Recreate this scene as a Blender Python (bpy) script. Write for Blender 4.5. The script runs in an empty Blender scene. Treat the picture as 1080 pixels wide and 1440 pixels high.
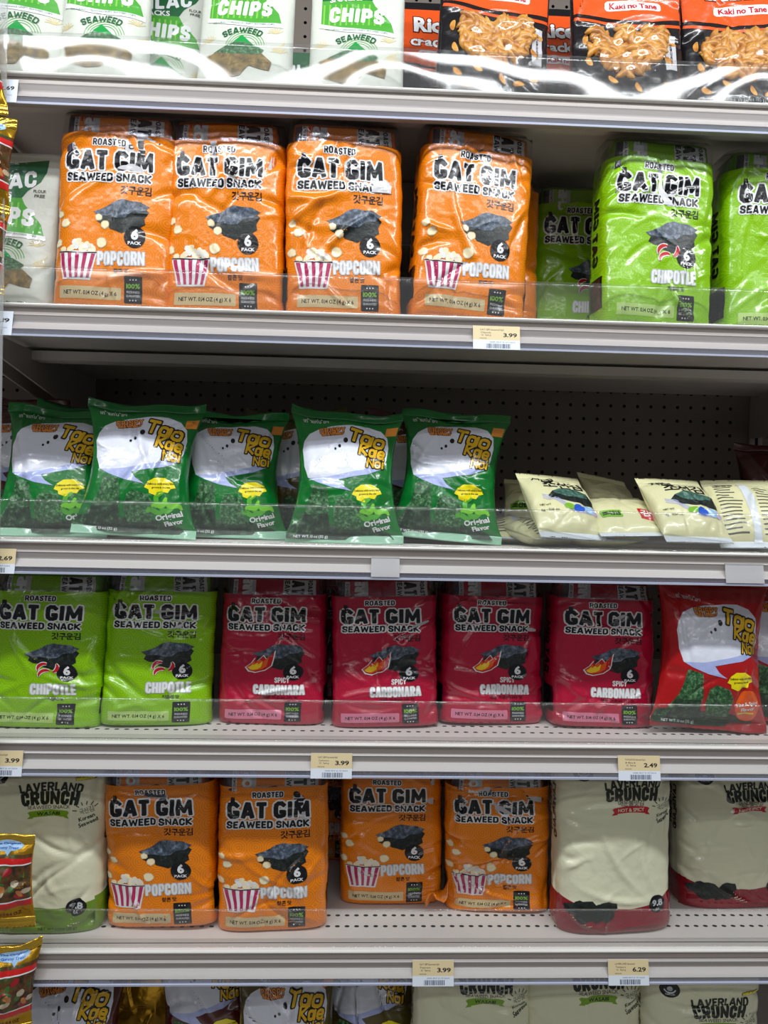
import bpy, bmesh, math, random
import numpy as np
from mathutils import Vector, Matrix, geometry

SC = bpy.context.scene
COL = SC.collection
EYE = 1.30                      # height of the lens above the floor

# ------------------------------------------------------------------ camera
FPX, YAW, PIT, ROL, DIST = 1082.85, 0.0401, -0.0121, 0.0211, 0.898
CAM = np.array([0.0, -DIST, EYE])
def cam_basis():
    f = np.array([math.sin(YAW)*math.cos(PIT), math.cos(YAW)*math.cos(PIT), math.sin(PIT)])
    r0 = np.array([math.cos(YAW), -math.sin(YAW), 0.0]); u0 = np.cross(r0, f)
    return (r0*math.cos(ROL)+u0*math.sin(ROL), -r0*math.sin(ROL)+u0*math.cos(ROL), f)
CR, CU, CF = cam_basis()
cd = bpy.data.cameras.new('camera'); cam = bpy.data.objects.new('camera', cd); COL.objects.link(cam)
cd.sensor_fit = 'VERTICAL'; cd.sensor_height = 36.0; cd.lens = FPX/1440*36.0
cd.clip_start = 0.02
cam.matrix_world = Matrix(((CR[0], CU[0], -CF[0], CAM[0]), (CR[1], CU[1], -CF[1], CAM[1]),
                           (CR[2], CU[2], -CF[2], CAM[2]), (0, 0, 0, 1)))
SC.camera = cam

# ------------------------------------------------------------------ world, lights, exposure
SC.view_settings.view_transform = 'Standard'; SC.view_settings.look = 'None'
SC.view_settings.gamma = 1.0; SC.view_settings.use_curve_mapping = False
SC.view_settings.exposure = 0.0
wd = bpy.data.worlds.new('shop'); SC.world = wd; wd.use_nodes = True
bg = wd.node_tree.nodes['Background']; bg.inputs[0].default_value = (0.93, 0.96, 1.0, 1); bg.inputs[1].default_value = 0.10

def area_light(name, loc, size, energy, aim, col=(1, 1, 1)):
    l = bpy.data.lights.new(name, 'AREA'); l.shape = 'RECTANGLE'; l.size, l.size_y = size; l.energy = energy; l.color = col
    o = bpy.data.objects.new(name, l); COL.objects.link(o); o.location = loc
    d = Vector(aim)-Vector(loc); o.rotation_euler = d.to_track_quat('-Z', 'Y').to_euler()
    return o
area_light('canopy_tube_light', (0.1, -0.62, EYE+0.98), (3.2, 0.06), 28, (0.1, 0.0, EYE+0.1), (0.95, 0.98, 1.0))
area_light('aisle_ceiling_tube', (0.1, -2.60, EYE+1.98), (5.0, 0.09), 21, (0.1, -2.6, EYE), (0.97, 0.98, 1.0))
area_light('aisle_ceiling_tube', (0.1, -2.76, EYE+1.98), (5.0, 0.035), 14, (0.1, -2.72, EYE), (0.97, 0.98, 1.0))
area_light('added_front_fill', (0.1, -5.4, EYE+1.95), (6.0, 0.2), 26, (0.1, -2.0, EYE), (1.0, 0.98, 0.95))  # added frontal fill, no known fixture; brightens the stock deeper in the shelves

# ------------------------------------------------------------------ pixel helpers (1080 x 1440 frame)
def ray(px, py):
    d = CF + CR*(px-540)/FPX + CU*(720-py)/FPX
    return d
def at(px, py, y):
    d = ray(px, py); t = (y-CAM[1])/d[1]; return CAM + d*t
def on_deck(px, py, z):
    d = ray(px, py); t = (z-CAM[2])/d[2]; return CAM + d*t

# ------------------------------------------------------------------ materials
MATS = {}
def lin(c): return tuple((v/12.92 if v <= .04045 else ((v+.055)/1.055)**2.4) for v in [x/255. for x in c])
def principled(name):
    m = bpy.data.materials.new(name); m.use_nodes = True
    return m, m.node_tree, m.node_tree.nodes['Principled BSDF']
def add_bump(nt, b, scale, strength, dist=0.002, detail=2.0):
    tc = nt.nodes.new('ShaderNodeTexCoord'); n = nt.nodes.new('ShaderNodeTexNoise'); bp = nt.nodes.new('ShaderNodeBump')
    n.inputs['Scale'].default_value = scale; n.inputs['Detail'].default_value = detail
    bp.inputs['Strength'].default_value = strength; bp.inputs['Distance'].default_value = dist
    nt.links.new(tc.outputs['Object'], n.inputs['Vector']); nt.links.new(n.outputs['Fac'], bp.inputs['Height'])
    nt.links.new(bp.outputs['Normal'], b.inputs['Normal']); nt.links.new(bp.outputs['Normal'], b.inputs['Coat Normal'])
    return tc, n
def ramp(nt, fac, cols):
    r = nt.nodes.new('ShaderNodeValToRGB'); e = r.color_ramp.elements
    while len(e) < len(cols): e.new(0.5)
    for i, (p, c) in enumerate(cols): e[i].position = p; e[i].color = (*lin(c), 1)
    nt.links.new(fac, r.inputs['Fac']); return r
def mat(name, col, rough=0.32, metal=0.0, bump=True, coat=0.0):
    if name in MATS: return MATS[name]
    m, nt, b = principled(name)
    b.inputs['Base Color'].default_value = (*lin(col), 1); b.inputs['Roughness'].default_value = rough
    b.inputs['Metallic'].default_value = metal
    if coat: b.inputs['Coat Weight'].default_value = coat; b.inputs['Coat Roughness'].default_value = 0.06
    if bump: add_bump(nt, b, 60, 0.5, 0.0028)
    MATS[name] = m; return m
def film(name, col, rough=0.24): return mat(name, col, rough, coat=0.4)
def film_rings(name, c1, c2, rough=0.24):
    """packet film printed with a faint pattern of concentric waves"""
    if name in MATS: return MATS[name]
    m, nt, b = principled(name); N = nt.nodes; L = nt.links
    tc, _ = add_bump(nt, b, 60, 0.5, 0.0028)
    sp = N.new('ShaderNodeSeparateXYZ'); cb = N.new('ShaderNodeCombineXYZ'); L.new(tc.outputs['Object'], sp.inputs[0])
    L.new(sp.outputs['X'], cb.inputs['X']); L.new(sp.outputs['Z'], cb.inputs['Y'])
    v = N.new('ShaderNodeTexVoronoi'); v.voronoi_dimensions = '2D'; v.inputs['Randomness'].default_value = 0.0; v.inputs['Scale'].default_value = 48
    L.new(cb.outputs[0], v.inputs['Vector'])
    mu = N.new('ShaderNodeMath'); mu.operation = 'MULTIPLY'; mu.inputs[1].default_value = 46; L.new(v.outputs['Distance'], mu.inputs[0])
    si = N.new('ShaderNodeMath'); si.operation = 'SINE'; L.new(mu.outputs[0], si.inputs[0])
    r = ramp(nt, si.outputs[0], [(0.0, c1), (0.9, c2)]); L.new(r.outputs[0], b.inputs['Base Color'])
    b.inputs['Roughness'].default_value = rough; b.inputs['Coat Weight'].default_value = 0.4; b.inputs['Coat Roughness'].default_value = 0.06
    MATS[name] = m; return m
def noisy(name, cols, scale=90, detail=4, rough=0.35, stretch=None, bump=True):
    if name in MATS: return MATS[name]
    m, nt, b = principled(name); N = nt.nodes; L = nt.links
    tc = N.new('ShaderNodeTexCoord'); n = N.new('ShaderNodeTexNoise'); n.inputs['Scale'].default_value = scale; n.inputs['Detail'].default_value = detail
    n.inputs['Roughness'].default_value = 0.65
    if stretch:
        mp = N.new('ShaderNodeMapping'); mp.inputs['Scale'].default_value = stretch; L.new(tc.outputs['Object'], mp.inputs[0]); L.new(mp.outputs[0], n.inputs['Vector'])
    else: L.new(tc.outputs['Object'], n.inputs['Vector'])
    r = ramp(nt, n.outputs['Fac'], cols); L.new(r.outputs[0], b.inputs['Base Color']); b.inputs['Roughness'].default_value = rough
    if bump:
        bp = N.new('ShaderNodeBump'); bp.inputs['Strength'].default_value = 0.25; bp.inputs['Distance'].default_value = 0.002
        L.new(n.outputs['Fac'], bp.inputs['Height']); L.new(bp.outputs[0], b.inputs['Normal'])
    MATS[name] = m; return m
def clear(name, haze=0.03, tint=(0.95, 0.97, 0.97), gloss=1.0, rough=0.05, hazecol=(0.6, 0.62, 0.62), bump=0.0, scale=30):
    """thin clear plastic: mostly see-through, a fresnel sheen and a touch of haze"""
    if name in MATS: return MATS[name]
    m = bpy.data.materials.new(name); m.use_nodes = True; nt = m.node_tree; N = nt.nodes; L = nt.links
    N.remove(N['Principled BSDF']); out = N['Material Output']
    tr = N.new('ShaderNodeBsdfTransparent'); tr.inputs[0].default_value = (*tint, 1)
    gl = N.new('ShaderNodeBsdfGlossy'); gl.inputs['Roughness'].default_value = rough; gl.inputs[0].default_value = (gloss, gloss, gloss, 1)
    df = N.new('ShaderNodeBsdfDiffuse'); df.inputs[0].default_value = (*hazecol, 1)
    fr = N.new('ShaderNodeFresnel'); ge = N.new('ShaderNodeNewGeometry'); io = N.new('ShaderNodeMath'); io.operation = 'MULTIPLY_ADD'
    io.inputs[1].default_value = 1/1.5-1.5; io.inputs[2].default_value = 1.5      # the same sheen seen from either face of a thin sheet
    L.new(ge.outputs['Backfacing'], io.inputs[0]); L.new(io.outputs[0], fr.inputs['IOR'])
    m1 = N.new('ShaderNodeMixShader'); m1.inputs[0].default_value = haze; L.new(tr.outputs[0], m1.inputs[1]); L.new(df.outputs[0], m1.inputs[2])
    m2 = N.new('ShaderNodeMixShader'); L.new(fr.outputs[0], m2.inputs[0]); L.new(m1.outputs[0], m2.inputs[1]); L.new(gl.outputs[0], m2.inputs[2])
    if bump:
        tc = N.new('ShaderNodeTexCoord'); n = N.new('ShaderNodeTexNoise'); n.inputs['Scale'].default_value = scale; bp = N.new('ShaderNodeBump')
        bp.inputs['Strength'].default_value = bump; bp.inputs['Distance'].default_value = 0.003
        L.new(tc.outputs['Object'], n.inputs['Vector']); L.new(n.outputs['Fac'], bp.inputs['Height'])
        L.new(bp.outputs[0], gl.inputs['Normal']); L.new(bp.outputs[0], fr.inputs['Normal'])
    L.new(m2.outputs[0], out.inputs['Surface']); MATS[name] = m; return m

INK = film('ink_black', (16, 17, 24)); WHITE = film('print_white', (226, 228, 230)); CREAM = film('print_cream', (206, 186, 140))
ORANGE = film_rings('orange_film', (226, 120, 4), (236, 140, 20)); LIME = film_rings('lime_film', (126, 182, 4), (142, 194, 22))
CRIMSON = film_rings('crimson_film', (168, 16, 52), (174, 22, 58)); SILVER = film('silver_ink', (184, 188, 192))
PINK = film('stripe_pink', (176, 40, 92)); POP = film('popcorn_cream', (240, 226, 188)); REDINK = film('print_red', (190, 26, 36))
FLAME = film('flame_orange', (232, 92, 24)); YEL = film('print_yellow', (244, 206, 40)); LIMETXT = film('lime_ink', (120, 178, 50))
SEATOP = noisy('seaweed_sheet_top', [(0.3, (24, 30, 36)), (0.5, (70, 82, 98)), (0.68, (128, 140, 158))], 190, 6)
SEASIDE = noisy('seaweed_sheet_side', [(0.35, (10, 14, 14)), (0.6, (34, 44, 42)), (0.75, (62, 76, 72))], 230, 5)
ROLL = noisy('seaweed_roll_print', [(0.34, (22, 48, 28)), (0.52, (52, 100, 60)), (0.70, (128, 172, 126))], 260, 6)
ROLLDARK = noisy('seaweed_dark_print', [(0.36, (18, 36, 24)), (0.55, (38, 66, 44)), (0.72, (92, 122, 92))], 120, 5)  # dark green seaweed printed along the foot of the pillow bags
GREEN = film('green_film', (8, 112, 42)); GREENLT = film('green_film_light', (34, 150, 70)); TKRED = film('red_film', (176, 22, 26)); TKMAROON = film('maroon_film', (76, 24, 20))
TKOLIVE = film('olive_film', (84, 74, 30)); LAV = film('bubble_lavender', (172, 184, 232)); BUB = film('bubble_white', (222, 226, 240)); TKYEL = film('logo_yellow', (226, 178, 24))
BROWN = film('brown_ink', (92, 30, 14)); TAN = film('tan_ink', (238, 150, 58)); SPLAT = film('splat_yellow', (242, 226, 16)); LEAFLT = film('leaf_lime', (122, 206, 46))
LCREAM = film('cream_film', (222, 222, 192), 0.3); LRED = film('crunch_red', (136, 18, 34)); LGREEN = film('crunch_green', (104, 140, 34)); DKGREEN = film('crunch_ink', (22, 34, 28))
RIBRED = film('ribbon_red', (192, 30, 48)); RIBGREEN = film('ribbon_green', (116, 160, 36)); GREYTXT = film('grey_ink', (92, 92, 84))
POUCH = mat('matte_pouch', (200, 204, 194), 0.45); POUCHGREEN = film('pouch_green', (70, 158, 48), 0.4); POUCHDARK = film('pouch_dark_green', (20, 92, 50), 0.4); BEIGE = film('beige_doodle', (206, 190, 138), 0.45)
CHIPB = noisy('chip_brown', [(0.35, (84, 72, 40)), (0.6, (136, 112, 60)), (0.75, (160, 140, 86))], 120, 4)
BLACKF = film('black_film', (24, 22, 24), 0.25); CRKOR = film('cracker_bag_orange', (226, 84, 26), 0.3)
CRK = noisy('rice_cracker', [(0.3, (164, 96, 30)), (0.55, (206, 146, 62)), (0.8, (232, 186, 110))], 90, 3, 0.3)
GIMC = film('gim_cream_film', (218, 216, 170), 0.33); GIMSEAL = film('gim_silver_seal', (214, 222, 230), 0.22); BLUEINK = film('print_blue', (40, 92, 200)); SKY = film('print_pale_blue', (160, 200, 236)); LILAC = film('print_lilac', (196, 170, 214))
GOLD = mat('gold_foil', (196, 150, 40), 0.24, 0.75); GOLDLT = mat('gold_foil_seal', (226, 186, 70), 0.22, 0.8); GUMRED = film('gummy_bag_red', (204, 32, 32)); WINDOWF = noisy('gummy_window', [(0.35, (46, 40, 26)), (0.5, (96, 60, 34)), (0.62, (54, 78, 40)), (0.8, (150, 112, 80))], 70, 2, 0.2)
CLEARFILM = clear('clear_wrap', 0.02, (0.94, 0.95, 0.95), 1.0, 0.12, bump=0.5, scale=45)
INNERWHITE = film('inner_white', (196, 196, 200)); INNERGREY = film('inner_purple_grey', (66, 58, 74))

# ------------------------------------------------------------------ mesh and object helpers
def obj_from(name, verts, faces, mats, fm=None, parent=None, smooth=True):
    me = bpy.data.meshes.new(name); me.from_pydata([tuple(map(float, v)) for v in verts], [], [tuple(map(int, f)) for f in faces])
    for m in (mats if isinstance(mats, (list, tuple)) else [mats]): me.materials.append(m)
    if fm is not None: me.polygons.foreach_set('material_index', np.asarray(fm, dtype=np.int32))
    me.polygons.foreach_set('use_smooth', np.full(len(me.polygons), smooth, dtype=bool)); me.update()
    o = bpy.data.objects.new(name, me); COL.objects.link(o)
    if parent: o.parent = parent
    return o
def tag(o, label=None, cat=None, group=None, kind=None):
    if label: o['label'] = label
    if cat: o['category'] = cat
    if group: o['group'] = group
    if kind: o['kind'] = kind
    return o
def empty(name, loc=(0, 0, 0), rot=(0, 0, 0)):
    o = bpy.data.objects.new(name, None); COL.objects.link(o); o.location = loc; o.rotation_euler = rot; o.empty_display_size = 0.02
    return o
class MB:
    def __init__(s): s.v = []; s.f = []; s.m = []
    def add(s, v, f, m=0):
        b = len(s.v); s.v += [tuple(p) for p in v]; s.f += [tuple(i+b for i in q) for q in f]; s.m += [m]*len(f)
    def box(s, x0, x1, y0, y1, z0, z1, m=0):
        s.add([(x0, y0, z0), (x1, y0, z0), (x1, y1, z0), (x0, y1, z0), (x0, y0, z1), (x1, y0, z1), (x1, y1, z1), (x0, y1, z1)],
              [(0, 3, 2, 1), (4, 5, 6, 7), (0, 1, 5, 4), (1, 2, 6, 5), (2, 3, 7, 6), (3, 0, 4, 7)], m)
    def extrude(s, prof, x0, x1, m=0, n=1, closed=True):
        """profile of (y, z) points swept along x"""
        k = len(prof); V = []
        for i in range(n+1):
            x = x0+(x1-x0)*i/n; V += [(x, p[0], p[1]) for p in prof]
        F = []
        for i in range(n):
            for j in range(k if closed else k-1):
                a = i*k+j; b = i*k+(j+1) % k; F.append((a, a+k, b+k, b))
        if closed: F += [tuple(range(k)), tuple(range(n*k+k-1, n*k-1, -1))]
        s.add(V, F, m)
    def build(s, name, mats, parent=None, smooth=False): return obj_from(name, s.v, s.f, mats, s.m, parent, smooth)

# ------------------------------------------------------------------ flat artwork that is laid onto packets
GL = {}
def glyph(ch, off, res=2):
    k = (ch, round(off, 3), res)
    if k not in GL:
        cu = bpy.data.curves.new('g', 'FONT'); cu.body = ch; cu.resolution_u = res; cu.offset = off; cu.dimensions = '2D'; cu.fill_mode = 'BOTH'
        o = bpy.data.objects.new('g', cu); COL.objects.link(o)
        ev = o.evaluated_get(bpy.context.evaluated_depsgraph_get()); me = ev.to_mesh()
        v = np.array([(p.co.x, p.co.y) for p in me.vertices]).reshape(-1, 2); f = []
        for p in me.polygons:
            q = list(p.vertices); f += [(q[0], q[i], q[i+1]) for i in range(1, len(q)-1)]
        ev.to_mesh_clear(); bpy.data.objects.remove(o); bpy.data.curves.remove(cu)
        GL[k] = (v, f)
    return GL[k]
def rot2(p, a):
    c, s = math.cos(a), math.sin(a); p = np.asarray(p, float); return np.stack([p[:, 0]*c-p[:, 1]*s, p[:, 0]*s+p[:, 1]*c], 1)
_O = [(0.3, 1), (0.7, 1), (0.94, 0.88), (1, 0.7), (1, 0.3), (0.94, 0.12), (0.7, 0), (0.3, 0), (0.06, 0.12), (0, 0.3), (0, 0.7), (0.06, 0.88), (0.3, 1)]
_o = [(u, v*0.70) for u, v in _O]
_C = [(1, 0.72), (0.94, 0.9), (0.7, 1), (0.3, 1), (0.06, 0.88), (0, 0.7), (0, 0.3), (0.06, 0.12), (0.3, 0), (0.7, 0), (0.94, 0.1), (1, 0.28)]
HEAVY = {'A': [[(0, 0), (0.42, 1)], [(0.58, 1), (1, 0)], [(0.2, 0.24), (0.8, 0.24)], [(0.42, 1), (0.58, 1)]], 'B': [[(0, 0), (0, 1)], [(0, 1), (0.7, 1), (0.95, 0.88), (0.95, 0.66), (0.7, 0.54), (0, 0.54)], [(0.7, 0.54), (1, 0.4), (1, 0.14), (0.75, 0), (0, 0)]],
         'C': [_C], 'D': [[(0, 0), (0, 1), (0.6, 1), (0.92, 0.88), (1, 0.66), (1, 0.34), (0.92, 0.12), (0.6, 0), (0, 0)]], 'E': [[(1, 1), (0, 1), (0, 0), (1, 0)], [(0, 0.52), (0.85, 0.52)]],
         'G': [[(0.97, 0.86), (0.7, 1), (0.3, 1), (0.06, 0.88), (0, 0.7), (0, 0.3), (0.06, 0.12), (0.3, 0), (0.7, 0), (0.94, 0.06), (1, 0.16), (1, 0.34), (0.66, 0.34)]], 'H': [[(0, 0), (0, 1)], [(1, 0), (1, 1)], [(0, 0.5), (1, 0.5)]], 'I': [[(0.5, 0), (0.5, 1)]], 'K': [[(0, 0), (0, 1)], [(1, 1), (0.15, 0.5), (1, 0)]], 'L': [[(0, 1), (0, 0), (1, 0)]],
         'M': [[(0, 0), (0.06, 1), (0.5, 0.2), (0.94, 1), (1, 0)]], 'N': [[(0, 0), (0, 1), (1, 0), (1, 1)]], 'O': [_O], 'P': [[(0, 0), (0, 1), (0.7, 1), (1, 0.86), (1, 0.56), (0.7, 0.42), (0, 0.42)]], 'R': [[(0, 0), (0, 1), (0.7, 1), (1, 0.86), (1, 0.6), (0.7, 0.46), (0, 0.46)], [(0.55, 0.46), (1, 0)]],
         'S': [[(1, 0.8), (0.9, 0.95), (0.65, 1), (0.3, 1), (0.04, 0.88), (0.04, 0.66), (0.3, 0.54), (0.7, 0.47), (0.97, 0.34), (0.97, 0.12), (0.7, 0), (0.3, 0), (0.08, 0.06), (0, 0.2)]], 'T': [[(0, 1), (1, 1)], [(0.5, 1), (0.5, 0)]],
         'U': [[(0, 1), (0, 0.28), (0.08, 0.1), (0.3, 0), (0.7, 0), (0.92, 0.1), (1, 0.28), (1, 1)]], 'V': [[(0, 1), (0.44, 0), (0.56, 0), (1, 1)]], 'W': [[(0, 1), (0.22, 0), (0.5, 0.85), (0.78, 0), (1, 1)]], 'Y': [[(0, 1), (0.5, 0.5), (1, 1)], [(0.5, 0.5), (0.5, 0)]],
         'a': [[(u*0.8, v) for u, v in _o], [(1, 0.74), (1, 0)]], 'o': [_o], 'e': [[(0, 0.36), (1, 0.36), (1, 0.5), (0.9, 0.64), (0.65, 0.72), (0.35, 0.72), (0.08, 0.6), (0, 0.45), (0, 0.25), (0.1, 0.08), (0.35, 0), (0.7, 0), (0.95, 0.1)]], 'i': [[(0.5, 0), (0.5, 0.66)], [(0.5, 1.0), (0.5, 1.02)]]}
HW = {'A': 0.70, 'B': 0.62, 'C': 0.60, 'D': 0.62, 'E': 0.52, 'G': 0.66, 'H': 0.64, 'I': 0.25, 'K': 0.66, 'L': 0.50, 'M': 0.84, 'N': 0.66, 'O': 0.64, 'P': 0.60, 'R': 0.63, 'S': 0.60, 'T': 0.58, 'U': 0.62, 'V': 0.66, 'W': 0.92, 'Y': 0.64, ' ': 0.2, 'a': 0.6, 'o': 0.58, 'e': 0.58, 'i': 0.25}
class Art:
    """artwork in millimetres: x from the middle of the packet, z up from its base"""
    def __init__(s): s.items = []
    def raw(s, v, f, m, L): s.items.append((np.asarray(v, float), [tuple(t) for t in f], m, L))
    def poly(s, pts, m, L=1):
        t = geometry.tessellate_polygon([[Vector((p[0], p[1], 0)) for p in pts]]); s.raw(pts, t, m, L)
    def rect(s, x0, x1, z0, z1, m, L=1): s.poly([(x0, z0), (x1, z0), (x1, z1), (x0, z1)], m, L)
    def rrect(s, x0, x1, z0, z1, r, m, L=1):
        P = []
        for cx, cz, a in ((x1-r, z1-r, 0), (x0+r, z1-r, 90), (x0+r, z0+r, 180), (x1-r, z0+r, 270)):
            P += [(cx+r*math.cos(math.radians(a+k*22.5)), cz+r*math.sin(math.radians(a+k*22.5))) for k in range(5)]
        s.poly(P, m, L)
    def ell(s, cx, cz, rx, rz, m, L=1, n=24, rot=0, jit=0, seed=0):
        rd = random.Random(seed); a = [2*math.pi*k/n for k in range(n)]
        p = rot2([(rx*math.cos(t)*(1+rd.uniform(-jit, jit)), rz*math.sin(t)*(1+rd.uniform(-jit, jit))) for t in a], math.radians(rot))
        s.poly([(cx+q[0], cz+q[1]) for q in p], m, L)
    def stroke(s, pts, w, m, L=1):
        p = np.asarray(pts, float); d = np.gradient(p, axis=0); d /= (np.linalg.norm(d, axis=1, keepdims=True)+1e-9)
        n = np.stack([-d[:, 1], d[:, 0]], 1)*(np.asarray(w)*0.5 if np.ndim(w) == 0 else (np.asarray(w)*0.5)[:, None])
        v = np.concatenate([p+n, p-n]); k = len(p)
        f = []
        for i in range(k-1): f += [(i, i+k, i+1), (i+1, i+k, i+1+k)]
        s.raw(v, f, m, L)
    def arc(s, cx, cz, r, a0, a1, w, m, L=1, n=16):
        s.stroke([(cx+r*math.cos(math.radians(a0+(a1-a0)*i/n)), cz+r*math.sin(math.radians(a0+(a1-a0)*i/n))) for i in range(n+1)], w, m, L)
    def text(s, t, cx, cz, h, m, L=2, w=None, rot=0, bold=0.02, gap=0.07, out=None, arc=None, res=2, shear=0, base='c'):
        """one line of lettering, cap height h, squeezed to width w, centred on (cx, cz); out = (material, spread in em)"""
        sc = h/0.682; x = 0.0; gl = []
        for ch in t:
            if ch == ' ': x += 0.24; continue
            v, f = glyph(ch, 0.0, res)
            if not len(v): x += 0.2; continue
            a, b = v[:, 0].min(), v[:, 0].max(); gl.append((ch, x-a)); x += b-a+gap
        tot = x-gap; sx = (w/(tot*sc)) if w else 1.0
        for mm, off, LL in ([(out[0], bold+out[1], L)] if out else [])+[(m, bold, L+1 if out else L)]:
            for ch, dx in gl:
                v, f = glyph(ch, off, res)
                if not len(v): continue
                q = np.stack([(v[:, 0]+dx-tot/2+shear*v[:, 1])*sc*sx, (v[:, 1]-0.341)*sc], 1)
                if arc:
                    ang = q[:, 0]/arc; rr = arc+q[:, 1]; q = np.stack([rr*np.sin(ang), rr*np.cos(ang)-arc], 1)
                q = rot2(q, math.radians(rot)); s.raw(q+np.array([cx, cz]), f, mm, LL)
    def heavy(s, t, cx, cz, h, m, L=2, w=None, rot=0, th=0.23, gap=0.07, out=None, arc=None, shear=0):
        """fat display lettering drawn as thick strokes; out = (material, spread as a share of the height)"""
        ws = [HW.get(c, 0.6) for c in t]; n = len(t); fix = gap*(n-1)
        k = ((w/h-fix)/sum(ws)) if w else 1.0; x = 0.0; segs = []
        for c, q in zip(t, ws):
            q *= k
            if c != ' ':
                tt = th*(0.86 if c in 'MWN' else 1.0); tt = min(tt, q*0.95)
                for pl in HEAVY[c]:
                    segs.append(([(x+tt/2+u*(q-tt) if q > tt*1.2 else x+q/2, tt/2+v*(1-tt)) for u, v in pl], tt))
            x += q+gap
        tot = x-gap
        for mm, ex, LL in ([(out[0], out[1], L)] if out else [])+[(m, 0.0, L+1 if out else L)]:
            for pl, tt in segs:
                T = tt/2+ex
                for a, b in zip(pl[:-1], pl[1:]):
                    dx, dz = b[0]-a[0], b[1]-a[1]; l = math.hypot(dx, dz)+1e-9; dx /= l; dz /= l; e = T*0.82; N = (-dz, dx); r = T*0.45
                    P = [(a[0]-dx*e+N[0]*(T-r*0.6), a[1]-dz*e+N[1]*(T-r*0.6)), (a[0]-dx*(e-r)+N[0]*T, a[1]-dz*(e-r)+N[1]*T), (b[0]+dx*(e-r)+N[0]*T, b[1]+dz*(e-r)+N[1]*T), (b[0]+dx*e+N[0]*(T-r*0.6), b[1]+dz*e+N[1]*(T-r*0.6)),
                         (b[0]+dx*e-N[0]*(T-r*0.6), b[1]+dz*e-N[1]*(T-r*0.6)), (b[0]+dx*(e-r)-N[0]*T, b[1]+dz*(e-r)-N[1]*T), (a[0]-dx*(e-r)-N[0]*T, a[1]-dz*(e-r)-N[1]*T), (a[0]-dx*e-N[0]*(T-r*0.6), a[1]-dz*e-N[1]*(T-r*0.6))]
                    q = np.array([((p[0]-tot/2+shear*p[1])*h, (p[1]-0.5)*h) for p in P])
                    if arc: an = q[:, 0]/arc; rr = arc+q[:, 1]; q = np.stack([rr*np.sin(an), rr*np.cos(an)-arc], 1)
                    s.raw(rot2(q, math.radians(rot))+np.array([cx, cz]), [(0, i, i+1) for i in range(1, 7)], mm, LL)
    def cut(s, step=2.8):
        """slice every item by a fine lattice so that it can follow a crumpled film; returns merged arrays"""
        if hasattr(s, 'done'): return s.done
        V, F, MI, LA = [], [], [], []; mats = []
        for v, f, m, L in s.items:
            if not len(f): continue
            bm = bmesh.new(); bv = [bm.verts.new((p[0], 0, p[1])) for p in v]
            for t in f:
                if len(set(t)) == 3:
                    try: bm.faces.new([bv[i] for i in t])
                    except ValueError: pass
            lo, hi = v.min(0), v.max(0)
            for ax in (0, 1):
                k = math.floor(lo[ax]/step)+1
                while k*step < hi[ax]:
                    co = [0, 0, 0]; no = [0, 0, 0]; co[0 if ax == 0 else 2] = k*step; no[0 if ax == 0 else 2] = 1
                    bmesh.ops.bisect_plane(bm, geom=bm.verts[:]+bm.edges[:]+bm.faces[:], dist=1e-6, plane_co=co, plane_no=no); k += 1
            bm.verts.index_update(); b = len(V)
            V += [(p.co.x, p.co.z) for p in bm.verts]; LA += [L]*len(bm.verts)
            if m not in mats: mats.append(m)
            mi = mats.index(m)
            for fc in bm.faces:
                q = [w.index for w in fc.verts]
                P = [fc.verts[i].co for i in range(len(q))]
                ar = sum(P[i].x*P[(i+1) % len(q)].z-P[(i+1) % len(q)].x*P[i].z for i in range(len(q)))
                if ar < 0: q = q[::-1]
                F.append(tuple(w+b for w in q)); MI.append(mi)
            bm.free()
        s.done = (np.array(V).reshape(-1, 2), F, MI, np.array(LA), mats); return s.done

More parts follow.
